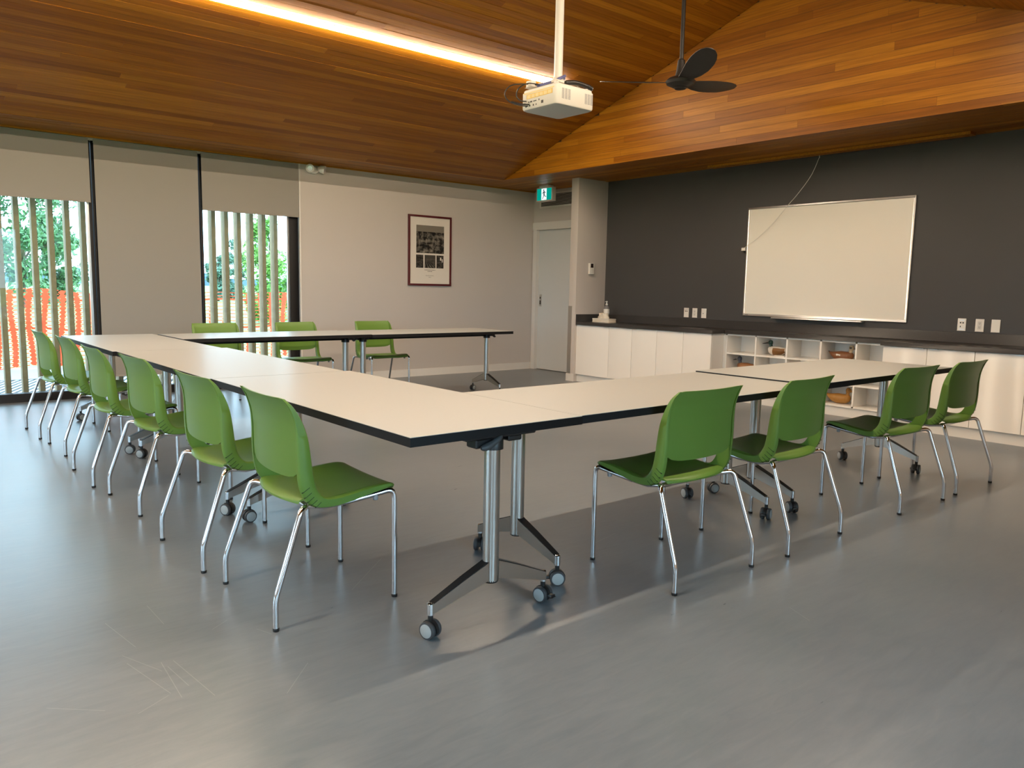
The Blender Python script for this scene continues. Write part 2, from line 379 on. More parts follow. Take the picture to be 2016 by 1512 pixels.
# ---- ceiling: backing shells with individual planks
PW = 0.072
def plank_rows(parent, n_rows, place, x0, x1, lo=1.6, hi=3.6, rot=(0, 0, 0), skip=None, spans=None):
    """place(row, s_mid) -> centre; planks run along local X from s0 to s1"""
    for r in range(n_rows):
        a, b = (x0, x1) if spans is None else spans(r)
        if b-a < 0.05: continue
        s = a - random.uniform(0, 2.4)
        while s < b:
            e = s+random.uniform(lo, hi); p, q = max(s, a), min(e, b); s = e
            if q-p < 0.06: continue
            t = 0.012+random.uniform(-0.0012, 0.0012); L = q-p-0.0012
            me = box_me('plank', -L/2, L/2, -PW/2+0.0011, PW/2-0.0011, -t, 0, MT['cedar'])
            mo('plank', me, parent, place(r, (p+q)/2), rot)

def slope_shell(name, sgn, label):
    ym, ye = YR, (YB if sgn > 0 else YB2)
    V = []
    for x in (XW-0.1, XG+0.05):
        for (y, z) in ((ym, ZR+0.012), (ye, ZS+0.012), (ye, ZS+0.15), (ym, ZR+0.15)): V.append((x, y, z))
    me = pyd(name, V, [(0, 1, 2, 3), (4, 7, 6, 5), (0, 4, 5, 1), (1, 5, 6, 2), (2, 6, 7, 3), (3, 7, 4, 0)], MT['groove'])
    return tag(mo(name, me), label, 'ceiling', kind='structure')
cn = slope_shell('ceiling_north', 1, 'sloping cedar plank ceiling rising from the window wall to the ridge')
LS = (YB-YR)/math.cos(ANG); NR = int(LS/PW)
def place_n(r, s):
    d = (r+0.5)*PW; return (s, YB-d*math.cos(ANG), ZS+d*math.sin(ANG)+0.012)
plank_rows(cn, NR+1, place_n, XW, XG, rot=(-ANG, 0, 0), lo=2.0, hi=4.6)
cs = slope_shell('ceiling_south', -1, 'sloping cedar plank ceiling on the camera side of the ridge')
bm = bmesh.new()
for r in range(NR+1):
    s = XW-random.uniform(0, 2)
    while s < XG:
        e = s+random.uniform(1.8, 4); p, q = max(s, XW), min(e, XG); s = e
        if q-p < 0.05: continue
        d = (r+0.5)*PW
        Mx = Matrix.Translation((0, YB2+d*math.cos(ANG), ZS+d*math.sin(ANG)+0.012)) @ Matrix.Rotation(ANG, 4, 'X')
        vv = [bm.verts.new(Mx @ Vector(c)) for c in [(p, -PW/2+.001, -.012), (q-.001, -PW/2+.001, -.012), (q-.001, PW/2-.001, -.012), (p, PW/2-.001, -.012), (p, -PW/2+.001, 0), (q-.001, -PW/2+.001, 0), (q-.001, PW/2-.001, 0), (p, PW/2-.001, 0)]]
        for f in BOXF: bm.faces.new([vv[i] for i in f])
bmesh.ops.recalc_face_normals(bm, faces=bm.faces); me = bpy.data.meshes.new('plank_cladding'); bm.to_mesh(me); bm.free(); setm(me, MT['cedar'])
tag(mo('plank_cladding', me, cs), kind='stuff')
# flat soffit along the windows
cf = box('ceiling_soffit', XW, XG, YB-0.01, YN+0.15, ZS+0.013, ZS+0.12, MT['groove']); cf.data.transform(Matrix.Translation(cf.location)); cf.location = (0, 0, 0)
tag(cf, 'narrow flat cedar soffit running above the windows', 'ceiling', kind='structure')
nb = 9; PB = (YN-YB)/nb
plank_rows(cf, nb, lambda r, s: (s, YN-(r+0.5)*PB, ZS+0.012), XW, XG)
c2 = box('ceiling_soffit', XW, XG, YS, YB2+0.01, ZS, ZS+0.12, MT['cedar']); tag(c2, 'flat cedar soffit on the camera side of the room', 'ceiling', kind='structure')
# flat soffit in front of the charcoal wall
ce = box('ceiling_east', XG+0.101, XD+0.2, YS, YN+0.15, ZS+0.013, ZS+0.12, MT['groove']); ce.data.transform(Matrix.Translation(ce.location)); ce.location = (0, 0, 0)
tag(ce, 'flat cedar soffit above the charcoal wall and whiteboard', 'ceiling', kind='structure')
plank_rows(ce, int((XD+0.1-XG)/PW)+1, lambda r, s: (XG+(r+0.5)*PW, s, ZS+0.012), 0.0, YN, rot=(0, 0, PI/2))
# wood clad gable above it
V = [(XG+0.013, YB+0.1, ZS+0.02), (XG+0.013, YB2-0.1, ZS+0.02), (XG+0.013, YR, ZR+0.1), (XG+0.1, YB+0.1, ZS+0.02), (XG+0.1, YB2-0.1, ZS+0.02), (XG+0.1, YR, ZR+0.1)]
gb = mo('wall_gable', pyd('wall_gable', V, [(0, 1, 2), (5, 4, 3), (0, 3, 4, 1), (1, 4, 5, 2), (2, 5, 3, 0)], MT['groove']))
tag(gb, 'triangular gable clad in horizontal honey coloured cedar planks', 'wall', kind='structure')
ng = int((ZR-ZS)/PW)+1
def gspan(r):
    half = (ZR-(ZS+r*PW))/SL - 0.02
    return (max(YR-half, 0.0), YR+half)
plank_rows(gb, ng, lambda r, s: (XG+0.012, s, ZS+(r+0.5)*PW+0.001), 0, 0, rot=(PI/2, 0, -PI/2), spans=gspan, lo=1.2, hi=3.2)
# slim dark reveal where the soffit meets the window wall
tr = box('trim_1', XW, XD, YN-0.02, YN+0.01, ZS-0.012, ZS+0.012, MT['cedar']); tag(tr, 'slim cedar trim where the soffit meets the window wall', 'trim', kind='structure')

# ---- windows: black frames, panes
def window(n, x0, x1, label, wide_right=False):
    t = thing('window_%d' % n, label, 'window', ((x0+x1)/2, YN+0.09, 0), kind='structure'); hw = (x1-x0)/2
    rw = 0.11 if wide_right else 0.028
    box('frame_post', -hw, -hw+0.028, -0.055, 0.05, 0, 2.66, MT['blackmetal'], t, 0.002)
    box('frame_post', hw-rw, hw, -0.055, 0.05, 0, 2.66, MT['blackmetal'], t, 0.002)
    box('sill', -hw+0.028, hw-rw, -0.06, 0.05, 0, 0.085, MT['blackmetal'], t, 0.002)
    box('head', -hw+0.028, hw-rw, -0.04, 0.05, 2.60, 2.66, MT['blackmetal'], t)
    box('glazing_bead', hw-rw-0.02, hw-rw, -0.035, -0.005, 0.085, 2.60, MT['alu'], t)
    box('pane', -hw+0.028, hw-rw, 0.0, 0.008, 0.085, 2.60, MT['glass'], t)
    return t
window(1, 0.765, 1.815, 'tall black framed window at the left with a half lowered blind')
window(2, 1.825, 2.880, 'tall black framed window behind the fully lowered blind')
window(3, 2.890, 4.036, 'tall black framed window beside the plaster wall', True)
window(4, -0.40, 0.755, 'tall black framed window outside the frame at far left')
def blind(x0, x1, z0, label):
    t = thing('roller_blind', label, 'blind', ((x0+x1)/2, YN, z0), group='fabric roller blinds on the windows'); hw = (x1-x0)/2
    box('fabric', -hw, hw, 0.0, 0.002, 0.02, ZS-0.02-z0, MT['blind'], t)
    box('bottom_rail', -hw, hw, -0.004, 0.006, 0.0, 0.022, MT['blind'], t, 0.002)
    box('roller', -hw, hw, 0.005, 0.022, ZS-0.055-z0, ZS-0.025-z0, MT['blind'], t, 0.004)
    return t
blind(0.775, 1.796, 2.00, 'beige roller blind half lowered over the leftmost window')
blind(1.843, 2.866, 0.21, 'beige roller blind lowered almost to the floor between two open windows')
blind(2.905, 4.034, 2.012, 'beige roller blind half lowered over the window next to the plaster wall')
blind(-0.38, 0.745, 2.00, 'beige roller blind outside the frame at far left')

# ================================================================== OUTSIDE
field = box('field', -120, 200, -120, 700, -0.16, -0.095, MT['concrete'])
gm = bpy.data.materials.new('meadow_grass'); gm.use_nodes = True
_n = gm.node_tree.nodes; _l = gm.node_tree.links; _b = _n['Principled BSDF']
_tc = _n.new('ShaderNodeTexCoord'); _nz = _n.new('ShaderNodeTexNoise'); _nz.inputs['Scale'].default_value = 1.3; _nz.inputs['Detail'].default_value = 8
_l.new(_tc.outputs['Object'], _nz.inputs['Vector']); _cr = _n.new('ShaderNodeValToRGB')
_cr.color_ramp.elements[0].position = .3; _cr.color_ramp.elements[0].color = (.10, .20, .03, 1); _cr.color_ramp.elements[1].position = .7; _cr.color_ramp.elements[1].color = (.22, .34, .08, 1)
_l.new(_nz.outputs[0], _cr.inputs[0]); _l.new(_cr.outputs[0], _b.inputs['Base Color']); _b.inputs['Roughness'].default_value = .9
field.data.materials.clear(); field.data.materials.append(gm)
tag(field, 'green meadow stretching away beyond the orange fence', 'meadow', kind='stuff')
pth = box('path', -8, 16, 11.04, 12.5, -0.08, -0.005, MT['concrete']); tag(pth, 'grey concrete path outside the windows', 'path', kind='structure')
gt = thing('floor_grate', 'diagonally slotted metal grate just outside the windows', 'grate', (3, 10.1, -0.03))
box('pit', -7, 7, -0.98, 0.94, -0.05, -0.02, MT['void'], gt)
me = box_me('bar', -0.006, 0.006, -1.30, 1.30, 0, 0.02, MT['grate']); sb = []
for k in range(170):                     # slanting bars
    xx = -6.6+k*0.075
    sb.append(xx)
bm = bmesh.new()
for xx in sb:
    vv = [bm.verts.new(p) for p in [(xx-.012, -.98, 0), (xx+.028, -.98, 0), (xx+.828, .94, 0), (xx+.788, .94, 0), (xx-.012, -.98, .02), (xx+.028, -.98, .02), (xx+.828, .94, .02), (xx+.788, .94, .02)]]
    for f in BOXF: bm.faces.new([vv[i] for i in f])
bmesh.ops.recalc_face_normals(bm, faces=bm.faces); me2 = bpy.data.meshes.new('grate_bars'); bm.to_mesh(me2); bm.free(); setm(me2, MT['grate'])
tag(mo('grate_bars', me2, gt), kind='stuff')

# cedar battens in front of the glass
bat_me = box_me('batten', -0.023, 0.023, 0, 0.13, 0, 2.75, MT['batten'])
ORD = ['first', 'second', 'third', 'fourth', 'fifth', 'sixth', 'seventh', 'eighth', 'ninth', 'tenth']
cnt = {}
for i in range(-10, 20):
    x = 1.182+0.1492*i
    if x > 4.0: break
    o = mo('batten', bat_me, None, (x, 9.20, 0.03))
    if x > 1.0 and x < 1.83: where = 'outside the leftmost window'
    elif x < 1.0: where = 'beyond the left edge of the photo'
    elif x < 2.88: where = 'behind the fully lowered blind'
    else: where = 'outside the window beside the plaster wall'
    cnt[where] = cnt.get(where, 0)+1
    tag(o, ORD[cnt[where]-1]+' cedar batten from the left '+where, 'batten', 'cedar screen battens')

# orange plastic safety fence
def fence():
    t = thing('safety_fence', 'orange plastic mesh safety fence sagging in the grass', 'fence', (4.0, 12.28, 0))
    bm = bmesh.new()
    def quad(pts):
        bm.faces.new([bm.verts.new(p) for p in pts])
    def wob(x): return 0.03*math.sin(x*2.1)+0.02*math.sin(x*5.3+1)
    def cen(x, z): return 0.03*math.sin(x*1.7+z*2)
    top = 1.04; dz = 0.055; X0, X1 = -5.0, 4.6; sp = 0.19
    nx = int((X1-X0)/sp); nz = 19
    for i in range(nx):
        x = X0+i*sp+0.008*math.sin(i*3.7)
        for j in range(nz):      # string of diamonds
            z0 = j*dz+wob(x); z1 = z0+dz; zm = (z0+z1)/2; wd = 0.046; wn_ = 0.019
            ox = 0.02*math.sin(z0*5+i)
            for (za, zb, wa, wb) in ((z0, zm, wn_, wd), (zm, z1, wd, wn_)):
                quad([(x-wa+ox, cen(x, za), za), (x+wa+ox, cen(x, za), za), (x+wb+ox, cen(x, zb), zb), (x-wb+ox, cen(x, zb), zb)])
        if i % 1 == 0:           # thin stretched strand between the strings
            pass
        for j in range(nz+1):    # rungs
            z = j*dz+wob(x); hh = 0.0055
            xa, xb = x+0.012, x+sp-0.012; za = z; zb = j*dz+wob(x+sp)
            quad([(xa, cen(x, z), za-hh), (xb, cen(x+sp, z), zb-hh), (xb, cen(x+sp, z), zb+hh), (xa, cen(x, z), za+hh)])
        for (zb0, zb1) in ((0.925, 0.955), (0.50, 0.52)):
            quad([(x, cen(x, zb0), zb0+wob(x)), (x+sp, cen(x+sp, zb0), zb0+wob(x+sp)), (x+sp, cen(x+sp, zb1), zb1+wob(x+sp)), (x, cen(x, zb1), zb1+wob(x))])
    # give the netting thickness
    ret = bmesh.ops.extrude_face_region(bm, geom=list(bm.faces))
    bmesh.ops.translate(bm, verts=[v for v in ret['geom'] if isinstance(v, bmesh.types.BMVert)], vec=(0, 0.003, 0))
    bmesh.ops.recalc_face_normals(bm, faces=bm.faces)
    me = bpy.data.meshes.new('netting'); bm.to_mesh(me); bm.free(); setm(me, MT['orange']); mo('netting', me, t)
    for x in (-4.6, -2.6, -0.8, 1.2, 3.4):
        tube('stake', [(x, 0.03, -0.05), (x, 0.03, 1.12)], 0.014, MT['batten'], t, seg=6)
fence()

def leaf_mat(name, c0, c1):
    m = bpy.data.materials.new(name); m.use_nodes = True
    n = m.node_tree.nodes; l = m.node_tree.links; b = n['Principled BSDF']
    tc = n.new('ShaderNodeTexCoord'); nz = n.new('ShaderNodeTexNoise'); nz.inputs['Scale'].default_value = 0.9; nz.inputs['Detail'].default_value = 6
    l.new(tc.outputs['Object'], nz.inputs['Vector']); cr = n.new('ShaderNodeValToRGB')
    cr.color_ramp.elements[0].position = .3; cr.color_ramp.elements[0].color = (*c0, 1); cr.color_ramp.elements[1].position = .7; cr.color_ramp.elements[1].color = (*c1, 1)
    l.new(nz.outputs[0], cr.inputs[0]); l.new(cr.outputs[0], b.inputs['Base Color']); b.inputs['Roughness'].default_value = .6
    return m
MT['leaf1'] = leaf_mat('poplar_leaves', (.05, .13, .045), (.13, .25, .10))
MT['leaf2'] = leaf_mat('willow_leaves', (.09, .22, .02), (.20, .38, .06))
MT['leaf3'] = leaf_mat('far_leaves', (.06, .13, .08), (.12, .20, .13))
MT['bark'] = mat('bark', (0.12, 0.09, 0.06), 0.9, var=(8, 0.3))
def tree(loc, H, R, n, size, lm, label, base=0.12, lacy=0.0, seed=1):
    rnd = random.Random(seed)
    t = thing('leafy_tree', label, 'tree', (loc[0], loc[1], -0.095))
    tube('trunk', [(0, 0, 0.0), (0.05*R, 0, H*0.3), (0, 0.04*R, H*0.6), (0.03*R, 0, H*0.9)], 0.1, MT['bark'], t, seg=7, radii=[H*0.022, H*0.018, H*0.011, H*0.004])
    blobs = []
    for k in range(26):
        z = rnd.uniform(base, 0.97); rr = R*math.sin(PI*min(1, max(0.05, (z-base)/(1.05-base))))**0.6
        a = rnd.uniform(0, 2*PI); q = rnd.uniform(0.25, 0.85)*rr
        blobs.append((q*math.cos(a), q*math.sin(a), z*H, rnd.uniform(0.22, 0.42)*R))
        if k % 3 == 0: tube('branch', [(0, 0, max(0.15, z-0.16)*H), (q*0.5*math.cos(a), q*0.5*math.sin(a), (z-0.05)*H), (q*math.cos(a), q*math.sin(a), z*H)], 0.03, MT['bark'], t, seg=5, radii=[H*.008, H*.005, H*.002])
    V, Fc = [], []
    for k in range(n):
        b = blobs[rnd.randrange(len(blobs))]
        d = Vector((rnd.gauss(0, 1), rnd.gauss(0, 1), rnd.gauss(0, .8))).normalized()*b[3]*rnd.uniform(0.3, 1)**(0.5+lacy)
        c = Vector(b[:3])+d; c.z = max(c.z, size*1.5); e1 = Vector((rnd.gauss(0, 1), rnd.gauss(0, 1), rnd.gauss(0, 1))).normalized(); e2 = e1.orthogonal().normalized()
        s = size*rnd.uniform(0.6, 1.4); i = len(V)
        V += [c-e1*s, c-e2*s*0.45+e1*s*0.1, c+e1*s, c+e2*s*0.45+e1*s*0.1]; Fc.append((i, i+1, i+2, i+3))
    me = bpy.data.meshes.new('foliage'); me.from_pydata([tuple(v) for v in V], [], Fc); me.update(); setm(me, lm)
    tag(mo('foliage', me, t), kind='stuff')
tree((5.4, 42, 0), 8.4, 2.6, 6500, 0.15, MT['leaf1'], 'tall lacy green tree at the left edge of the leftmost window', lacy=0.1, seed=3)
tree((7.35, 46, 0), 4.7, 1.5, 3600, 0.14, MT['leaf1'], 'rounded green tree beyond the fence in the leftmost window', base=0.05, seed=5)
tree((10.3, 25, 0), 3.6, 1.35, 4600, 0.09, MT['leaf2'], 'bright yellow green tree seen through the window beside the plaster wall', base=0.03, seed=8)
tree((19.9, 58, 0), 3.6, 1.0, 2200, 0.16, MT['leaf3'], 'small dark blue green tree at left of the right hand window', base=0.05, seed=9)
tree((22.6, 62, 0), 4.6, 1.4, 2600, 0.16, MT['leaf3'], 'bluish green tree just left of the bright tree', base=0.05, seed=12)
tree((17.0, 75, 0), 3.6, 3.2, 2600, 0.22, MT['leaf3'], 'low dark hedge like tree behind the battens', base=0.05, seed=15)
tree((4.0, 55, 0), 7.0, 2.6, 4200, 0.2, MT['leaf3'], 'dark green tree behind the tall lacy tree', base=0.06, seed=21)
# distant blue hill ridge
V = []; Fc = []
nh = 40
for i in range(nh):
    x = 20+i*10; z = 3.2+2.0*math.sin(i*0.7)+1.2*math.sin(i*1.9)
    V += [(x, 395, -0.5), (x, 400, z), (x, 410, -0.5)]
for i in range(nh-1):
    a = i*3; Fc += [(a, a+3, a+4, a+1), (a+1, a+4, a+5, a+2)]
hl = mo('hills', pyd('hills', V, Fc, mat('hill_blue', (0.05, 0.09, 0.12), 0.9))); tag(hl, 'low dark blue tree line on the far horizon', 'hills', kind='structure')

# ================================================================== TABLES
TH = 0.737
def caster_meshes():
    D = {}
    D['stem'] = lathe_me('stem', [(0.0095, 0.058), (0.0095, 0.088)], MT['black'], 12)
    D['wheel'] = lathe_me('wheel', [(0.020, -0.009), (0.030, -0.0085), (0.032, -0.005), (0.032, 0.005), (0.030, 0.0085), (0.020, 0.009)], MT['wheel'], 20, 'Y')
    D['hubcap'] = lathe_me('hubcap', [(0.0245, 0.0), (0.0245, 0.0012), (0.023, 0.002), (0.0, 0.0022)], MT['hub'], 20, 'Y')
    # hood over the wheels
    rings = []
    for k in range(9):
        a = math.radians(-10+k*25); r0, r1 = 0.0345, 0.020
        c, s = math.cos(a), math.sin(a)
        rings.append([(c*r1, -0.007, 0.032+s*r1), (c*r0, -0.007, 0.032+s*r0), (c*r0, 0.007, 0.032+s*r0), (c*r1, 0.007, 0.032+s*r1)])
    D['hood'] = loft_me('hood', rings, MT['black'], 40)
    D['brake'] = box_me('brake', -0.052, -0.030, -0.012, 0.012, 0.030, 0.040, MT['black'], 0.003)
    return D
CM = caster_meshes()
def caster(parent, x, y, rz, brake=True):
    c = mo('caster', CM['hood'], parent, (x, y, 0), (0, 0, rz)); c.location = (x, y, 0)
    mo('stem', CM['stem'], c)
    for s in (-1, 1):
        mo('wheel', CM['wheel'], c, (0, s*0.0165, 0.032))
        hc = mo('hubcap', CM['hubcap'], c, (0, s*0.0256, 0.032), (0, 0, 0 if s > 0 else PI))
    if brake: mo('brake', CM['brake'], c)
def arm_meshes():
    # arm along +Y from the post, chrome sides and a black top cover
    y0, y1 = 0.024, 0.262
    def sec(y, w, zb, zt): return [(-w, y, zb), (w, y, zb), (w, y, zt), (-w, y, zt)]
    a = loft_me('foot_arm', [sec(y0, 0.020, 0.155, 0.222), sec(0.12, 0.018, 0.130, 0.184), sec(y1, 0.015, 0.090, 0.123)], MT['steel'], 30)
    t = loft_me('top_cover', [sec(y0, 0.0185, 0.2225, 0.226), sec(0.12, 0.0165, 0.1845, 0.188), sec(y1-0.004, 0.0135, 0.1238, 0.1272)], MT['black'], 30)
    e = lathe_me('arm_end', [(0.0125, 0.084), (0.0125, 0.124), (0.010, 0.126)], MT['chrome'], 14)
    return a, t, e
ARM, ARMT, ARME = arm_meshes()
POST = lathe_me('post', [(0.024, 0.148), (0.0295, 0.150), (0.0295, 0.655)], MT['steel'], 28)
MT_POST = MT['steel']
POSTCAP = lathe_me('post_cap', [(0.027, 0.144), (0.0295, 0.150), (0.0295, 0.154)], MT['black'], 24)
COLLAR = lathe_me('collar', [(0.031, 0.640), (0.040, 0.640), (0.040, 0.682), (0.034, 0.690), (0.020, 0.692)], MT['black'], 24)
def lever_me():
    return tube_me('lever', spline([(-0.030, 0.0, 0.698), (-0.052, 0.006, 0.692), (-0.056, 0.036, 0.676), (-0.056, 0.072, 0.662), (-0.054, 0.092, 0.660)], 14), 0.01, MT['wheel'], seg=10, radii=[0.008, 0.009, 0.012, 0.014, 0.007])
LEVER = lever_me()
def table(x0, y0, L, W, along, label, dz=0.0, rz=0.0, ins=(0.09, 0.09), offs=0.0, spin=0, crz=(0.6, 0.6, 0.6, 0.6)):
    """local X is the length; along 'X' or 'Y' in the room"""
    cx, cy = (x0+L/2, y0+W/2) if along == 'X' else (x0+W/2, y0+L/2)
    t = thing('folding_table', label, 'table', (cx, cy, 0), (0 if along == 'X' else PI/2)+rz, 'white topped flip tables set in a U')
    h2, w2 = L/2, W/2
    box('edge_band', -h2, h2, -w2, w2, TH-0.032+dz, TH-0.0015+dz, MT['edge'], t, 0.0006)
    box('laminate_top', -h2+0.0008, h2-0.0008, -w2+0.0008, w2-0.0008, TH-0.0015+dz, TH+dz, MT['laminate'], t)
    box('crossbeam', -h2+ins[0]+0.05, h2-ins[1]-0.05, offs-0.02, offs+0.02, TH-0.075, TH-0.034, MT['black'], t, 0.003)
    ci = 0
    for s in (-1, 1):
        px = s*(h2-(ins[0] if s < 0 else ins[1]))
        p = mo('post', POST, t, (px, offs, 0)); mo('post_cap', POSTCAP, p); mo('collar', COLLAR, p)
        xo = s*0.012
        br = multibox('tilt_bracket', [(px+xo-0.045, px+xo+0.045, offs-0.16, offs+0.16, TH-0.048, TH-0.032), (px+xo-0.03, px+xo+0.03, offs+0.030, offs+0.105, TH-0.082, TH-0.048), (px+xo-0.03, px+xo+0.03, offs-0.105, offs-0.042, TH-0.070, TH-0.048)], MT['black'], t, 0.005)
        lv = mo('lever', LEVER, t, (px, offs, 0), (0, 0, 0 if s < 0 else PI))
        for q in (-1, 1):
            a = mo('foot_arm', ARM, t, (px, offs, 0), (0, 0, 0 if q > 0 else PI)); mo('top_cover', ARMT, a)
            e = mo('arm_end', ARME, a, (0, 0.262, 0))
            caster(t, px, offs+q*0.262, crz[ci], brake=(ci % 2 == 0)); ci += 1
    return t
table(1.288, 2.043, 1.845, 0.765, 'Y', 'white table with black edge at the near corner of the U, end facing the camera', crz=(0.2, 0.3, 0.9, 1.6), offs=-0.02)
table(1.272, 3.893, 1.850, 0.750, 'Y', 'white table with black edge in the middle of the left row', crz=(1.2, 0.5, 2.0, 0.7))
table(1.250, 5.748, 1.830, 0.735, 'Y', 'white table with black edge at the far end of the left row', crz=(0.7, 1.1, 0.4, 1.9))
table(2.0545, 2.052, 1.730, 0.770, 'X', 'white table with black edge on the near side, joined to the corner table', ins=(0.06, 0.13), offs=0.05, crz=(-0.6, 0.7, 0.3, 1.2))
table(3.789, 2.055, 1.745, 0.775, 'X', 'white table with black edge at the open end of the near side, by the cabinets', dz=0.008, ins=(0.10, 0.06), offs=0.03, crz=(1.0, -0.5, 0.2, 0.9))
table(2.010, 6.735, 1.785, 0.755, 'X', 'white table with black edge on the far side, in front of the windows', dz=0.002, crz=(0.3, 1.0, 0.6, 1.2))
table(3.802, 6.70, 1.78, 0.755, 'X', 'white table with black edge at the open end of the far side, under the print', rz=-0.012, crz=(1.4, 0.5, 0.9, 0.2))

# ================================================================== CHAIRS
I_C = [(0.500, 0.448), (0.47, 0.456), (0.40, 0.453), (0.32, 0.443), (0.255, 0.436), (0.205, 0.444), (0.176, 0.478), (0.163, 0.53), (0.155, 0.60), (0.145, 0.67), (0.125, 0.73), (0.097, 0.78), (0.068, 0.812)]
O_C = [(0.503, 0.440), (0.475, 0.440), (0.40, 0.428), (0.32, 0.412), (0.235, 0.402), (0.165, 0.412), (0.128, 0.445), (0.110, 0.50), (0.104, 0.58), (0.103, 0.66), (0.096, 0.725), (0.078, 0.78), (0.056, 0.814)]
YO = [0.215, 0.226, 0.232, 0.236, 0.238, 0.240, 0.240, 0.239, 0.237, 0.234, 0.230, 0.226, 0.214]
YI = [0.205, 0.208, 0.210, 0.212, 0.210, 0.208, 0.207, 0.207, 0.208, 0.208, 0.208, 0.208, 0.206]
NS = 49
ic = spline([(a, b, 0) for a, b in I_C], NS); oc = spline([(a, b, 0) for a, b in O_C], NS)
yo = spline([(a, b, 0) for a, b in zip(YO, YI)], NS)
def interp(curve, s):
    i = min(int(s*(NS-1)), NS-2); f = s*(NS-1)-i; return curve[i].lerp(curve[i+1], f)
def chair_meshes():
    D = {}
    for sg in (-1, 1):
        rings = []
        for k in range(NS):
            a, b = ic[k], oc[k]; Yo, Yi = yo[k].x*sg, yo[k].y*sg
            def pt(f, y): return (a.x+(b.x-a.x)*f, y, a.y+(b.y-a.y)*f)
            ym = Yo-(Yo-Yi)*0.28
            rings.append([pt(0.0, Yi), pt(0.0, ym), pt(0.12, Yo), pt(0.88, Yo), pt(1.0, ym), pt(1.0, Yi+(Yo-Yi)*0.3), pt(0.75, Yi+(Yo-Yi)*0.35), pt(0.22, Yi)])
        D['rail%d' % sg] = loft_me('side_rail', rings, MT['green'], 55)
        bm = bmesh.new()
        for s in (0.415, 0.447, 0.479, 0.511, 0.545):
            a, b = interp(ic, s), interp(oc, s); tn = (interp(oc, s+.01)-interp(oc, s-.01)).normalized()*0.0011; Y = (interp(yo, s).x+0.0006)*sg
            P = [a.lerp(b, 0.45), a.lerp(b, 1.015)]
            vv = []
            for y in (Y-0.006*sg, Y):
                for (p, q) in ((P[0], -1), (P[0], 1), (P[1], 1), (P[1], -1)):
                    vv.append(bm.verts.new((p.x+tn.x*q, y, p.y+tn.y*q)))
            for f in BOXF: bm.faces.new([vv[i] for i in f])
        bmesh.ops.recalc_face_normals(bm, faces=bm.faces); me = bpy.data.meshes.new('hinge_slots'); bm.to_mesh(me); bm.free(); D['slots%d' % sg] = setm(me, MT['greendark'])
    # seat pan with a tail that runs out between the rails
    prof = spline([(0.507, 0.428, 0), (0.507, 0.441, 0), (0.498, 0.450, 0), (0.47, 0.456, 0), (0.40, 0.453, 0), (0.32, 0.443, 0), (0.255, 0.4365, 0), (0.20, 0.437, 0), (0.15, 0.441, 0), (0.115, 0.438, 0), (0.098, 0.428, 0)], 30)
    A, B = [], []; nv = 15
    for i, p in enumerate(prof):
        ra, rb = [], []
        u = i/29
        for j in range(nv):
            v = -1+2*j/(nv-1)
            hw = 0.209 if u < 0.72 else 0.209-0.018*((u-0.72)/0.28)
            fr = 0.012*max(0, abs(v)-0.8)/0.2*max(0, 1-u*6)          # round front corners
            x = p.x-fr-0.030*(1-v*v)*max(0, (u-0.75)/0.25)+0.022*max(0, (u-0.75)/0.25)
            dish = -0.010*(1-v*v)*math.sin(PI*min(1, u*1.15))
            z = p.y+dish
            ra.append((x, v*hw, z)); rb.append((x-(0.004 if u < 0.08 else 0), v*hw, z-0.007))
        A.append(ra); B.append(rb)
    D['seat'] = slab_me('seat', A, B, MT['green'], 50)
    # back panel
    A, B = [], []; nu = 18
    for i in range(nu):
        u = i/(nu-1); ra, rb = [], []
        for j in range(nv):
            v = -1+2*j/(nv-1); av = abs(v)
            zb = 0.513+0.022*av**8+0.006*av*av; zt = 0.8145-0.003*(1-v*v)-0.004*max(0, (av-0.85)/0.15)**2
            z = zb+(zt-zb)*u
            s0 = None
            for k in range(len(O_C)-1):          # x of the rear curve at height z
                if k >= 6 and O_C[k][1] <= z <= O_C[k+1][1]:
                    f = (z-O_C[k][1])/(O_C[k+1][1]-O_C[k][1]); s0 = O_C[k][0]+(O_C[k+1][0]-O_C[k][0])*f
            if s0 is None: s0 = O_C[-1][0]
            x = s0+0.004-0.020*(1-v*v)*(1-0.15*u)
            hw = 0.216-0.006*u
            ra.append((x, v*hw, z)); rb.append((x+0.007, v*hw, z))
        A.append(ra); B.append(rb)
    D['back'] = slab_me('backrest', A, B, MT['green'], 50)
    R = 0.0108
    for sg in (-1, 1):
        D['fleg%d' % sg] = tube_me('leg', [(0.490, 0.238*sg, 0.006), (0.490, 0.238*sg, 0.436), (0.40, 0.224*sg, 0.420), (0.30, 0.205*sg, 0.404)], R, MT['chrome'], seg=12, fil=0.035)
        D['rleg%d' % sg] = tube_me('leg', [(0.0, 0.268*sg, 0.006), (0.0, 0.268*sg, 0.113), (0.108, 0.252*sg, 0.420), (0.150, 0.20*sg, 0.409), (0.165, 0.12*sg, 0.402)], R, MT['chrome'], seg=12, fil=0.028)
        D['side%d' % sg] = tube_me('frame_tube', [(0.31, 0.207*sg, 0.405), (0.22, 0.195*sg, 0.397), (0.158, 0.17*sg, 0.405)], 0.0095, MT['chrome'], seg=10)
    D['cross'] = tube_me('cross_tube', [(0.165, -0.13, 0.402), (0.168, 0, 0.400), (0.165, 0.13, 0.402)], 0.0095, MT['chrome'], seg=10)
    D['cross2'] = tube_me('cross_tube', [(0.36, -0.21, 0.412), (0.36, 0.21, 0.412)], 0.009, MT['chrome'], seg=10)
    D['bump'] = lathe_me('bumper', [(0.006, -0.026), (0.010, -0.024), (0.012, -0.004), (0.012, 0.0)], MT['grey'], 12)
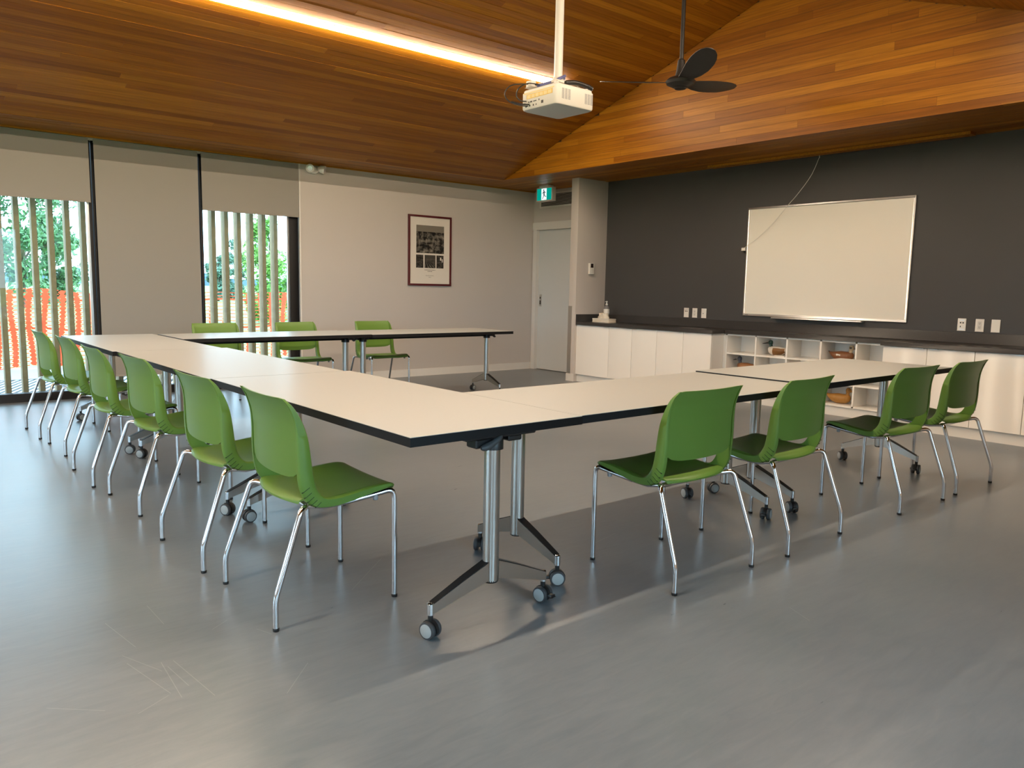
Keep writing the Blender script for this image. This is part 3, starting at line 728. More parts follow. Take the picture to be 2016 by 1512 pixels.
    D['foot'] = lathe_me('foot_cap', [(0.0105, 0.0), (0.0118, 0.002), (0.0118, 0.010), (0.011, 0.012)], MT['black'], 12)
    return D
CH = chair_meshes()
def make_chair():
    t = thing('stacking_chair', '', 'chair')
    mo('seat', CH['seat'], t); mo('backrest', CH['back'], t)
    for sg in (-1, 1):
        r = mo('side_rail', CH['rail%d' % sg], t); mo('hinge_slots', CH['slots%d' % sg], r)
        a = mo('leg', CH['fleg%d' % sg], t); mo('foot_cap', CH['foot'], a, (0.490, 0.238*sg, 0))
        a = mo('leg', CH['rleg%d' % sg], t); mo('foot_cap', CH['foot'], a, (0.0, 0.268*sg, 0))
        mo('frame_tube', CH['side%d' % sg], t)
        mo('bumper', CH['bump'], t, (0.415, 0.225*sg, 0.424))
    mo('cross_tube', CH['cross'], t); mo('cross_tube', CH['cross2'], t)
    return t
proto = make_chair()
def from_feet(a, b, face):
    """a, b: floor points of the two rear feet; face: rough heading (radians)"""
    A, B = Vector(a), Vector(b); c = (A+B)/2; d = (B-A).normalized()
    n1 = Vector((d.y, -d.x)); hd = Vector((math.cos(face), math.sin(face)))
    if n1.dot(hd) < 0: n1 = -n1
    return (c.x, c.y, math.atan2(n1.y, n1.x))
G1, G2, G3 = 'green chairs along the left row of tables', 'green chairs along the near row of tables', 'green chairs along the far row of tables'
spots = [
    (from_feet((1.027, 2.501), (1.041, 3.043), 0), 'green plastic chair nearest the camera, at the left row of tables', G1),
    (from_feet((1.011, 3.199), (0.994, 3.768), 0), 'second green plastic chair from the camera in the left row', G1),
    (from_feet((1.013, 4.199), (0.986, 4.755), 0), 'third green plastic chair from the camera in the left row', G1),
    (from_feet((0.950, 4.962), (0.944, 5.529), 0), 'fourth green plastic chair from the camera in the left row', G1),
    (from_feet((0.980, 5.99), (0.966, 6.53), 0), 'fifth green plastic chair from the camera in the left row, second from the window', G1),
    (from_feet((0.941, 6.75), (0.923, 7.30), 0), 'farthest green plastic chair in the left row, nearest the leftmost window', G1),
    (from_feet((2.415, 1.856), (2.952, 1.853), PI/2), 'green plastic chair at the near row of tables, closest to the U corner', G2),
    (from_feet((3.195, 1.827), (3.751, 1.853), PI/2), 'second green plastic chair from the U corner in the near row', G2),
    (from_feet((4.354, 1.824), (4.878, 1.804), PI/2), 'third green plastic chair from the U corner in the near row', G2),
    (from_feet((5.069, 1.808), (5.625, 1.796), PI/2), 'green plastic chair closest to the white cabinets, last in the near row', G2),
    ((2.655, 7.95, -PI/2), 'green plastic chair facing the camera in front of the lowered blind', G3),
    ((3.505, 7.95, -PI/2), 'green plastic chair facing the camera in front of the right hand window, middle of three', G3),
    ((4.445, 7.95, -PI/2), 'green plastic chair facing the camera in front of the plaster wall', G3)]
for i, ((x, y, a), lab, grp) in enumerate(spots):
    o = proto if i == 0 else copy_tree(proto)
    o.location = (x, y, 0); o.rotation_euler = (0, 0, a); o['label'] = lab; o['group'] = grp

# ================================================================== CABINETS, WORKTOP, SHELVES
XF = 7.20
def cabinet(y0, y1, doors, pulls, label):
    """y0 > y1; doors: list of split positions"""
    t = thing('base_cabinet', label, 'cabinet', ((XF+XE)/2, (y0+y1)/2, 0), group='white gloss base cabinets'); ox, oy = (XF+XE)/2, (y0+y1)/2
    box('body', XF+0.019-ox, XE-0.002-ox, y1-oy+0.0005, y0-oy-0.0005, 0.10, 0.7545, MT['cab'], t)
    box('toe_kick', XF+0.03-ox, XF+0.045-ox, y1-oy, y0-oy, 0, 0.10, MT['cab'], t)
    ed = [y0]+doors+[y1]
    for i in range(len(ed)-1):
        a, b = ed[i], ed[i+1]
        d = box('door', XF-ox, XF+0.018-ox, b-oy+0.0023, a-oy-0.0023, 0.10, 0.752, MT['cab'], t, 0.0012)
        py = pulls[i]
        if py is not None:
            lp = mo('pull', box_me('pull', -0.022, 0.004, -0.035, 0.035, -0.0028, 0.0, MT['alu']), d, ((0.0)-0.009, py-(a+b)/2, 0.652))
    return t
cabinet(7.33, 6.743, [], [6.79], 'single door white gloss cabinet against the return wall')
cabinet(6.743, 5.966, [6.358], [6.41, 6.305], 'two door white gloss cabinet second from the return wall')
cabinet(5.966, 5.185, [5.575], [5.635, 5.515], 'two door white gloss cabinet left of the open duck shelves')
cabinet(3.285, 2.508, [2.897], [2.955, 2.835], 'two door white gloss cabinet right of the open duck shelves')
cabinet(2.508, 1.730, [2.117], [2.17, 2.06], 'two door white gloss cabinet at the right edge of the photo')
cabinet(1.730, 0.95, [1.34], [1.40, 1.28], 'two door white gloss cabinet beyond the right edge of the photo')
XS = 7.43
sh = thing('open_shelving', 'white open shelf unit holding carved ducks under the worktop', 'shelf', ((XS+XE)/2, 4.235, 0)); ox, oy = (XS+XE)/2, 4.235
box('back_panel', XE-0.012-ox, XE-0.002-ox, 3.287-oy, 5.183-oy, 0.10, 0.75, MT['cab'], sh)
cols = [5.147, 4.772, 4.398, 4.020, 3.651, 3.31]
for y in cols:
    box('upright', XS-ox, XE-0.012-ox, y-0.009-oy, y+0.009-oy, 0.115, 0.738, MT['cab'], sh, 0.001)
box('filler', XS+0.001-ox, XS+0.019-ox, 5.157-oy, 5.184-oy, 0.10, 0.75, MT['cab'], sh)
for z in (0.097, 0.313, 0.527, 0.737):
    for i in range(5):
        box('shelf_board', XS+0.002-ox, XE-0.012-ox, cols[i+1]+0.0095-oy, cols[i]-0.0095-oy, z, z+0.018, MT['cab'], sh, 0.001)
box('toe_kick', XS+0.02-ox, XS+0.035-ox, 3.287-oy, 5.183-oy, 0, 0.096, MT['cab'], sh)
ct = thing('worktop', 'long dark stone worktop with upstand along the charcoal wall', 'worktop', (7.45, 4.2, 0.756))
def cbox(n, x0, x1, y0, y1, z0, z1): return box(n, x0-7.45, x1-7.45, y0-4.2, y1-4.2, z0-0.756, z1-0.756, MT['counter'], ct, 0.002)
cbox('slab', 7.18, XE-0.001, 5.165, 7.329, 0.756, 0.796)
cbox('slab', 7.41, XE-0.001, 3.305, 5.165, 0.756, 0.796)
cbox('slab', 7.18, XE-0.001, 0.93, 3.305, 0.756, 0.796)
cbox('upstand', XE-0.020, XE-0.001, 0.93, 7.329, 0.796, 0.893)
cbox('upstand', 7.18, XE-0.020, 7.311, 7.329, 0.796, 0.893)

# ---- carved ducks
def duck(loc, rz, S, head, bill, body_m, breast_m, tail_m, label, name='carved_duck', side=None, crescent=None, cap=None, wing=None, hz=0.0, billlen=1.0, plain=False):
    t = thing(name, label, 'duck', loc, rz, 'carved ducks on the shelves'); t.scale = (1, 1, 1.18)
    def ell(x, zc, ry, rz_, n=16): return [(x*S, ry*S*math.cos(2*PI*k/n), (zc+rz_*math.sin(2*PI*k/n))*S) for k in range(n)]
    secs = [(-0.62, 0.34, 0.02, 0.008), (-0.55, 0.30, 0.08, 0.03), (-0.42, 0.235, 0.15, 0.09), (-0.25, 0.19, 0.21, 0.15), (-0.05, 0.185, 0.235, 0.18), (0.15, 0.18, 0.22, 0.178), (0.30, 0.19, 0.18, 0.165), (0.42, 0.21, 0.12, 0.125), (0.48, 0.225, 0.05, 0.06)]
    rings = [ell(*s) for s in secs]
    def sub(a, b, grow=1.0):
        out = []
        for s in secs[a:b]: out.append(ell(s[0], s[1], s[2]*grow, s[3]*grow))
        return out
    mo('body', loft_me('body', rings[1:7], body_m, 60), t)
    mo('tail', loft_me('tail', rings[0:2], tail_m, 60), t)
    mo('breast', loft_me('breast', rings[6:9], breast_m, 60), t)
    # neck + head
    n = 14
    def hs(x, z, r, rz_=None): return [(x*S+r*S*math.cos(2*PI*k/n), r*0.9*S*math.sin(2*PI*k/n), z*S) for k in range(n)]
    nk = [hs(0.33, 0.28, 0.095), hs(0.35, 0.36+hz, 0.075), hs(0.37, 0.42+hz, 0.072)]
    mo('neck', loft_me('neck', nk, head if not plain else body_m, 60), t)
    hd = [hs(0.375, 0.40+hz, 0.05), hs(0.38, 0.43+hz, 0.092), hs(0.385, 0.48+hz, 0.112), hs(0.385, 0.53+hz, 0.108), hs(0.38, 0.575+hz, 0.078), hs(0.375, 0.595+hz, 0.03)]
    h = mo('head', loft_me('head', hd, head, 60), t)
    bl = billlen
    def bs(x, z, ry, rz_): return [(x*S, ry*S*math.cos(2*PI*k/10), (z+rz_*math.sin(2*PI*k/10))*S) for k in range(10)]
    mo('bill', loft_me('bill', [bs(0.46, 0.485+hz, 0.05, 0.042), bs(0.52+0.06*bl, 0.462+hz, 0.04, 0.026), bs(0.54+0.13*bl, 0.443+hz, 0.05, 0.018), bs(0.55+0.17*bl, 0.437+hz, 0.03, 0.008)], bill, 60), h)
    for sg in (-1, 1):
        mo('eye', lathe_me('eye', [(0.0, 0.0), (0.012*S, 0.003*S), (0.0, 0.007*S)], MT['dark'], 8, 'Y'), h, (0.43*S, sg*0.092*S, (0.515+hz)*S))
        if side:     # flank patch
            g_ = []
            for i, s in enumerate(secs[2:6]):
                row = []
                for k in range(7):
                    a = math.radians(-62+k*17); row.append((s[0]*S, sg*(s[2]*1.015+0.003)*S*math.cos(a), (s[1]+s[3]*1.015*math.sin(a))*S))
                g_.append(row)
            inn = [[(p[0], p[1]-sg*0.006*S, p[2]) for p in r] for r in g_]
            mo('flank', slab_me('flank', g_, inn, side, 60), t)
        if crescent:
            g_ = [[((0.445+0.02*math.sin(PI*k/6)+dx)*S, sg*(0.092-0.35*dx)*S, (0.44+hz+k*0.022)*S) for k in range(7)] for dx in (0.0, 0.03)]
            inn = [[(p[0], p[1]-sg*0.01*S, p[2]) for p in r] for r in g_]
            mo('face_crescent', slab_me('face_crescent', g_, inn, crescent, 60), h)
        if wing:
            g_ = [[((-0.16+0.09*i)*S, sg*(0.232-0.012*abs(k-1))*S, (0.20+0.035*k-0.01*i)*S) for k in range(3)] for i in range(3)]
            inn = [[(p[0], p[1]-sg*0.02*S, p[2]) for p in r] for r in g_]
            mo('wing_patch', slab_me('wing_patch', g_, inn, wing, 60), t)
        if cap:
            g_ = [[((0.34+0.03*k)*S, sg*0.104*S, (0.47+hz+0.03*i)*S) for k in range(4)] for i in range(3)]
            inn = [[(p[0], p[1]-sg*0.01*S, p[2]) for p in r] for r in g_]
            mo('eye_patch', slab_me('eye_patch', g_, inn, cap, 60), h)
    return t
dk = lambda n, c, r=0.45: mat('duck_'+n, c, r, var=(40, 0.15))
D_green, D_white, D_brown, D_black = dk('green', (0.005, 0.045, 0.035), 0.3), dk('white', (0.70, 0.64, 0.56)), dk('chestnut', (0.20, 0.085, 0.018)), dk('black', (0.03, 0.022, 0.018))
D_blue, D_tan, D_wood, D_cream, D_rust, D_grey = dk('slate', (0.07, 0.075, 0.10)), dk('tan', (0.30, 0.13, 0.05)), dk('pine', (0.42, 0.20, 0.04)), dk('cream', (0.55, 0.43, 0.28)), dk('rust', (0.22, 0.085, 0.03)), dk('grey', (0.14, 0.11, 0.09))
SX = 7.545
duck((SX, 4.57, 0.545), PI/2, 0.235, D_green, D_black, D_white, D_white, D_black, 'carved duck with green head and white breast on the top shelf', side=D_brown, billlen=1.5)
duck((SX, 4.945, 0.331), PI/2, 0.245, D_blue, D_black, D_tan, D_rust, D_brown, 'carved duck with slate head and white face crescent on the middle shelf', crescent=D_white)
duck((SX, 3.845, 0.545), -PI/2, 0.24, D_cream, D_grey, D_rust, D_rust, D_black, 'carved duck with pale head and rusty body on the top shelf, facing right', cap=D_black, wing=D_white)
duck((SX, 3.845, 0.115), -PI/2, 0.24, D_wood, D_wood, D_wood, D_wood, D_wood, 'plain honey coloured wooden duck on the bottom shelf')
for (y, z, lb) in ((4.49, 0.545, 'small white card in front of the green headed duck'), (3.97, 0.545, 'small white card beside the rusty duck'), (4.0, 0.115, 'small white card beside the plain wooden duck')):
    c = box('name_card', 7.445, 7.475, y-0.06, y+0.06, z, z+0.012, MT['paper'], None, 0.001); tag(c, lb, 'card', 'small white cards on the duck shelves')

# ---- sanitiser bottle in a tissue tray
tb = thing('tissue_box', 'cream tissue box lying flat on the worktop corner', 'box', (7.47, 7.09, 0.796), -0.02)
box('carton', -0.07, 0.07, -0.15, 0.15, 0.0, 0.045, MT['box'], tb, 0.003)
box('lid', -0.071, 0.071, -0.151, 0.151, 0.036, 0.048, MT['paper'], tb, 0.002)
tt = thing('tissue_pile', 'crumpled tissue standing on the flat cream box', 'tissue', (7.47, 7.10, 0.844))
rings = []
for k, (r_, z_) in enumerate(((0.085, 0.0), (0.088, 0.02), (0.080, 0.045), (0.07, 0.06), (0.02, 0.065))):
    rings.append([((r_*0.55)*math.cos(2*PI*q/18)*(1+0.12*math.sin(q*3.1+k)), r_*math.sin(2*PI*q/18)*(1+0.15*math.sin(q*2.3+k*2)), z_+0.012*math.sin(q*1.7+k)*(k > 1)) for q in range(18)])
mo('paper', loft_me('paper', rings, MT['box'], 40), tt)
sbt = thing('sanitiser_bottle', 'dark pump bottle with white nozzle in the worktop corner', 'bottle', (7.50, 7.08, 0.895))
mo('bottle', lathe_me('bottle', [(0.036, 0.0), (0.038, 0.004), (0.038, 0.085), (0.034, 0.10), (0.018, 0.115), (0.014, 0.118), (0.014, 0.128)], MT['clearbottle'], 20), sbt)
mo('label_wrap', lathe_me('label_wrap', [(0.0384, 0.015), (0.0386, 0.016), (0.0386, 0.074), (0.0384, 0.075)], MT['plate'], 20), sbt)
pm = mo('pump', lathe_me('pump', [(0.016, 0.126), (0.016, 0.142), (0.008, 0.146), (0.006, 0.165), (0.012, 0.167), (0.011, 0.178), (0.0, 0.18)], MT['plate'], 14), sbt)
tube('nozzle', [(0, 0, 0.172), (-0.03, 0.0, 0.170)], 0.004, MT['plate'], pm, seg=8)

# ---- whiteboard
wb = thing('whiteboard', 'large white marker board with aluminium frame and pen tray', 'whiteboard', (XE, 4.225, 0.958))
HW, HH = 0.912, 1.208
box('surface', -0.012, -0.001, -HW+0.01, HW-0.01, 0.01, HH-0.01, MT['board'], wb)
for nm, a in (('frame_rail', (-0.020, -0.001, -HW, HW, 0, 0.024)), ('frame_rail', (-0.020, -0.001, -HW, HW, HH-0.020, HH)), ('frame_rail', (-0.020, -0.001, -HW, -HW+0.020, 0.024, HH-0.020)), ('frame_rail', (-0.020, -0.001, HW-0.020, HW, 0.024, HH-0.020))):
    box(nm, *a, MT['alu'], wb, 0.003)
box('pen_tray', -0.085, -0.004, -0.50, 0.51, -0.016, -0.003, MT['alu'], wb, 0.003)
box('maker_plate', -0.0215, -0.020, 0.84, 0.88, 0.006, 0.016, MT['grey'], wb)
cl = thing('cord_clip', 'small white clip on the left edge of the whiteboard', 'clip', (XE-0.024, 5.150, 1.69))
box('clip_body', -0.014, 0.014, -0.005, 0.040, 0.0, 0.034, MT['plate'], cl, 0.004)
box('clip_tongue', -0.008, 0.012, 0.008, 0.022, -0.022, 0.0, MT['dark'], cl, 0.002)
cp = [(7.60, 4.262, 2.62), (7.63, 4.36, 2.44), (7.655, 4.52, 2.26), (7.665, 4.62, 2.165), (7.68, 4.82, 1.96), (7.69, 5.00, 1.82), (7.695, 5.10, 1.76), (7.692, 5.155, 1.722)]
cd = mo('pull_cord', tube_me('pull_cord', spline(cp, 24), 0.0024, MT['plate'], seg=6)); tag(cd, 'thin pale pull cord hanging from the ceiling slot to the whiteboard', 'cord')
ps = thing('screen_housing', 'long slim projection screen slot in the cedar soffit', 'screen', (7.56, 4.19, 2.63))
box('case', -0.06, 0.06, -1.38, 1.38, 0.0, 0.025, MT['cedar'], ps, 0.002)
box('slot_edge', -0.066, -0.0605, -1.38, 1.38, -0.002, 0.024, MT['cedar'], ps)
box('weight_bar', -0.02, 0.02, -1.34, 1.34, -0.004, -0.0003, MT['cedar'], ps)
mo('cord_hook', tube_me('cord_hook', [(0.03, 0.07, 0.0), (0.03, 0.07, -0.02), (0.042, 0.072, -0.025)], 0.003, MT['alu'], seg=6), ps)

# ---- wall plates
def plate(y, kind, label):
    t = thing('wall_plate', label, 'outlet', (XE, y, 0.905), group='white wall plates above the worktop')
    box('cover', -0.007, -0.0005, -0.036, 0.036, 0.0, 0.114, MT['plate'], t, 0.0025)
    def f(n, y0, y1, z0, z1, m='dark', p=0.0012): box(n, -0.007-p, -0.0068, y0, y1, z0, z1, MT[m], t)
    if kind == 'data':
        f('jack', 0.004, 0.016, 0.068, 0.080); f('jack', -0.018, -0.006, 0.068, 0.080); f('jack', 0.006, 0.013, 0.032, 0.046)
        f('tag_strip', -0.024, 0.020, 0.094, 0.101, 'alu'); f('tag_strip', -0.024, 0.020, 0.012, 0.018, 'alu')
    elif kind == 'data2':
        f('jack', 0.004, 0.016, 0.068, 0.080); f('jack', -0.018, -0.006, 0.068, 0.080); f('tag_strip', -0.024, 0.020, 0.094, 0.101, 'alu')
    elif kind == 'outlet':
        f('receptacle', -0.017, 0.017, 0.020, 0.094, 'white', 0.0016)
        for z in (0.030, 0.066):
            f('slot', 0.004, 0.006, z+0.008, z+0.017, 'dark', 0.0022); f('slot', -0.007, -0.005, z+0.008, z+0.017, 'dark', 0.0022); f('slot', -0.002, 0.002, z, z+0.005, 'dark', 0.0022)
    elif kind == 'coax':
        f('jack', 0.004, 0.013, 0.050, 0.060)
    else:
        f('screw', -0.003, 0.003, 0.100, 0.105, 'alu'); f('screw', -0.003, 0.003, 0.010, 0.015, 'alu')
plate(5.945, 'data2', 'white plate with two data jacks, first of the left three'); plate(5.818, 'outlet', 'white power outlet, middle of the left three'); plate(5.685, 'coax', 'white plate with one round jack, nearest the whiteboard')
plate(2.822, 'data', 'white plate with dark data jacks, first right of the whiteboard'); plate(2.672, 'outlet', 'white power outlet in the middle of the right three'); plate(2.542, 'blank', 'blank white plate, last on the right')
th = thing('thermostat', 'white wall thermostat with dark display on the return wall', 'thermostat', (7.434, 7.33, 1.425))
box('case', -0.045, 0.045, -0.022, -0.0005, 0.0, 0.145, MT['plate'], th, 0.004)
box('display', -0.022, 0.026, -0.0232, -0.021, 0.085, 0.138, MT['screenblack'], th)
for zz in (0.02, 0.042, 0.062): box('button', -0.012, 0.016, -0.0235, -0.0215, zz, zz+0.010, MT['white'], th, 0.0006)

# ---- exit sign
ex = thing('exit_sign', 'green lit running man exit sign hanging under the soffit', 'sign', (7.385, 8.20, 2.435))
box('housing', -0.035, 0.035, -0.165, 0.165, 0.0, 0.19, MT['white'], ex, 0.005)
box('canopy', -0.05, 0.05, -0.095, 0.095, 0.190, 0.2195, MT['white'], ex, 0.006)
box('green_face', -0.0375, -0.035, -0.148, 0.148, 0.016, 0.174, MT['exitgreen'], ex)
box('white_door', -0.0385, -0.037, -0.05, 0.055, 0.018, 0.172, MT['exitwhite'], ex)
def flat(nm, pts, m):
    n_ = len(pts); V = [(-0.0387, p[0], p[1]) for p in pts]+[(-0.0395, p[0], p[1]) for p in pts]
    mo(nm, pyd(nm, V, [tuple(range(n_)), tuple(range(2*n_-1, n_-1, -1))]+[(i, (i+1) % n_, n_+(i+1) % n_, n_+i) for i in range(n_)], m), man)
man = mo('running_man', lathe_me('running_man', [(0.0, -0.0395), (0.012, -0.0395), (0.012, -0.0385), (0.0, -0.0385)], MT['exitman'], 14, 'X'), ex, (0, 0.006, 0.150))
def st(nm, a, b, wd):
    a, b = Vector(a), Vector(b); d = (b-a).normalized(); n_ = Vector((-d.y, d.x))*wd/2
    flat(nm, [a+n_-Vector((0.006, 0.150)), b+n_-Vector((0.006, 0.150)), b-n_-Vector((0.006, 0.150)), a-n_-Vector((0.006, 0.150))], MT['exitman'])
st('torso', (0.002, 0.136), (0.0, 0.088), 0.024)
for nm, a, b, wd in (('arm', (0.004, 0.132), (0.030, 0.112), 0.010), ('arm', (0.030, 0.114), (0.040, 0.098), 0.009), ('arm', (-0.002, 0.130), (-0.028, 0.120), 0.010), ('arm', (-0.026, 0.122), (-0.036, 0.104), 0.009),
                     ('leg', (0.002, 0.092), (0.012, 0.060), 0.013), ('leg', (0.012, 0.062), (0.034, 0.030), 0.011), ('leg', (-0.002, 0.092), (-0.018, 0.066), 0.013), ('leg', (-0.016, 0.067), (-0.046, 0.062), 0.010)):
    st(nm, a, b, wd)

# ---- emergency light
em = thing('emergency_light', 'white twin head emergency light high on the plaster wall', 'lamp', (4.20, YN, 2.585))
mo('base', lathe_me('base', [(0.045, -0.001), (0.045, -0.02), (0.035, -0.03), (0.0, -0.03)], MT['plate'], 20, 'Y'), em, (0.03, 0, 0))
tube('bracket', [(-0.02, -0.03, -0.02), (0.03, -0.04, -0.035), (0.09, -0.03, 0.0)], 0.012, MT['plate'], em, seg=8, fil=0.02)
for (x, a, zz) in ((-0.045, -0.5, 0.012), (0.105, 0.9, 0.012)):
    h = mo('lamp_head', lathe_me('lamp_head', [(0.018, 0.05), (0.042, 0.02), (0.050, -0.02), (0.050, -0.035), (0.043, -0.038), (0.036, -0.03), (0.0, -0.026)], MT['plate'], 20, 'Y'), em, (x, -0.07, zz), (0.25, 0, a))
    mo('lens', lathe_me('lens', [(0.034, -0.028), (0.028, -0.036), (0.0, -0.038)], MT['alu'], 16, 'Y'), h)

# ---- framed print
def print_mat(name, kind):
    m = bpy.data.materials.new(name); m.use_nodes = True
    n = m.node_tree.nodes; l = m.node_tree.links; b = n['Principled BSDF']; b.inputs['Roughness'].default_value = 0.35
    tc = n.new('ShaderNodeTexCoord'); sp = n.new('ShaderNodeSeparateXYZ'); l.new(tc.outputs['Generated'], sp.inputs[0])
    nz = n.new('ShaderNodeTexNoise'); nz.inputs['Scale'].default_value = 6 if kind != 'rows' else 4; nz.inputs['Detail'].default_value = 5; nz.inputs['Roughness'].default_value = 0.6
    l.new(tc.outputs['Generated'], nz.inputs['Vector'])
    cr = n.new('ShaderNodeValToRGB'); cr.color_ramp.elements[0].position = 0.44; cr.color_ramp.elements[0].color = (.006, .005, .005, 1); cr.color_ramp.elements[1].position = 0.75; cr.color_ramp.elements[1].color = (.16, .14, .115, 1)
    src = nz.outputs[0]
    if kind == 'rows':      # converging furrows
        a = n.new('ShaderNodeMath'); a.operation = 'SUBTRACT'; a.inputs[0].default_value = 0.78; l.new(sp.outputs[2], a.inputs[1])
        d = n.new('ShaderNodeMath'); d.operation = 'DIVIDE'; l.new(sp.outputs[0], d.inputs[0]); l.new(a.outputs[0], d.inputs[1])
        s = n.new('ShaderNodeMath'); s.operation = 'SINE'; k = n.new('ShaderNodeMath'); k.operation = 'MULTIPLY'; k.inputs[1].default_value = 17; l.new(d.outputs[0], k.inputs[0]); l.new(k.outputs[0], s.inputs[0])
        mm = n.new('ShaderNodeMath'); mm.operation = 'MULTIPLY_ADD'; mm.inputs[1].default_value = 0.22; l.new(s.outputs[0], mm.inputs[0]); l.new(nz.outputs[0], mm.inputs[2]); src = mm.outputs[0]
    if kind == 'group':     # pale figures in the middle
        v = n.new('ShaderNodeVectorMath'); v.operation = 'DISTANCE'; l.new(tc.outputs['Generated'], v.inputs[0]); v.inputs[1].default_value = (0.52, 0.5, 0.27)
        mm = n.new('ShaderNodeMapRange'); mm.inputs[1].default_value = 0.08; mm.inputs[2].default_value = 0.30; mm.inputs[3].default_value = 0.30; mm.inputs[4].default_value = 0.0; l.new(v.outputs['Value'], mm.inputs[0])
        ad = n.new('ShaderNodeMath'); ad.operation = 'ADD'; l.new(nz.outputs[0], ad.inputs[0]); l.new(mm.outputs[0], ad.inputs[1]); src = ad.outputs[0]
        cr.color_ramp.elements[1].position = 0.95; cr.color_ramp.elements[1].color = (.55, .49, .40, 1)
    l.new(src, cr.inputs[0])
    hz = {'group': 0.77, 'rows': 0.72, 'a': 2, 'b': 2}[kind]
    g_ = n.new('ShaderNodeMath'); g_.operation = 'GREATER_THAN'; l.new(sp.outputs[2], g_.inputs[0]); g_.inputs[1].default_value = hz
    mx = n.new('ShaderNodeMix'); mx.data_type = 'RGBA'; l.new(g_.outputs[0], mx.inputs[0]); l.new(cr.outputs[0], mx.inputs[6]); mx.inputs[7].default_value = (.20, .175, .14, 1) if kind == 'group' else (.06, .052, .043, 1)
    l.new(mx.outputs[2], b.inputs['Base Color']); return m
fp = thing('framed_print', 'dark red framed print of four black and white farm photographs', 'picture', (5.907, YN, 1.232))
FWd, FH, fb = 0.347, 0.937, 0.026
for a in ((-FWd, FWd, -0.028, -0.001, 0, fb), (-FWd, FWd, -0.028, -0.001, FH-fb, FH), (-FWd, -FWd+fb, -0.028, -0.001, fb, FH-fb), (FWd-fb, FWd, -0.028, -0.001, fb, FH-fb)):
    box('frame_side', *a, MT['frame_red'], fp, 0.002)
box('mat_board', -FWd+fb, FWd-fb, -0.016, -0.003, fb, FH-fb, MT['paper'], fp)
def pr(nm, x0, x1, z0, z1, kind): box(nm, x0, x1, -0.0172, -0.0161, z0, z1, print_mat('print_'+nm, kind), fp)
def fx(px): return -FWd+(px-188)/(905-188)*2*FWd
pr('large_photo', fx(318), fx(780), 0.435, 0.805, 'group')
pr('small_photo', fx(315), fx(435), 0.238, 0.412, 'a'); pr('centre_photo', fx(455), fx(638), 0.238, 0.412, 'rows'); pr('small_photo', fx(655), fx(775), 0.238, 0.412, 'b')
box('window_highlight', fx(715), fx(735), -0.0176, -0.0171, 0.345, 0.385, MT['paper'], fp)  # two pale patches laid on the right small print
box('window_highlight', fx(745), fx(760), -0.0176, -0.0171, 0.320, 0.365, MT['paper'], fp)
for (x0, x1, z) in ((455, 636, 0.208), (505, 585, 0.188), (475, 608, 0.132), (525, 565, 0.113)):
    wds = []; x = fx(x0)
    while x < fx(x1)-0.006:
        w_ = random.uniform(0.008, 0.03); w_ = min(w_, fx(x1)-x); wds.append((x, x+w_, -0.0168, -0.0160, z, z+(0.008 if z > 0.15 else 0.005))); x += w_+0.005
    multibox('caption_line', wds, MT['ink'], fp)

# ================================================================== LIGHTS, PROJECTOR, FAN
def strip(y, label):
    sgn = 1 if y > YR else -1
    z = ZR-SL*abs(y-YR)
    t = thing('linear_light', label, 'light', (0.55, y, z), group='linear lights in the sloping ceiling'); t.rotation_euler = (-ANG*sgn, 0, 0)
    box('channel', -5.32, 5.32, -0.026, 0.026, -0.004, -0.0005, MT['white'], t)
    box('diffuser', -5.30, 5.30, -0.019, 0.019, -0.019, -0.004, MT['led'], t)
strip(6.20, 'long glowing linear light in the cedar slope towards the windows')
strip(2*YR-6.20, 'long linear light in the cedar slope above the camera, out of view')

# projector on its pole
PX, PY = 3.945, 4.28
pole = thing('projector_mount', 'white ceiling pole and bracket carrying the projector', 'mount', (PX, PY, 2.665))
mo('pole', lathe_me('pole', [(0.031, 0.035), (0.031, ZR-2.665)], MT['projwhite'], 24), pole)
box('bracket_plate', -0.08, 0.08, -0.07, 0.07, 0.018, 0.036, MT['projwhite'], pole, 0.004)
for a in (0.7, 2.4, 3.9, 5.4):
    tube('bracket_arm', [(0.05*math.cos(a), 0.05*math.sin(a), 0.024), (0.15*math.cos(a), 0.13*math.sin(a), 0.022), (0.165*math.cos(a), 0.145*math.sin(a), -0.012)], 0.010, MT['projwhite'], pole, seg=8, fil=0.02)
mo('knuckle', lathe_me('knuckle', [(0.02, 0.03), (0.045, 0.034), (0.045, 0.06), (0.033, 0.07)], MT['projwhite'], 20), pole, (0, 0, 0))
box('canopy', -0.1, 0.1, -0.1, 0.1, ZR-2.665-0.07, ZR-2.665-0.03, MT['projwhite'], pole, 0.01)
box('ear', -0.17, -0.12, 0.10, 0.16, -0.005, 0.045, MT['projwhite'], pole, 0.008)
pj = thing('projector', 'white data projector with yellow label hanging from the ceiling', 'projector', (PX+0.01, PY+0.01, 2.500))
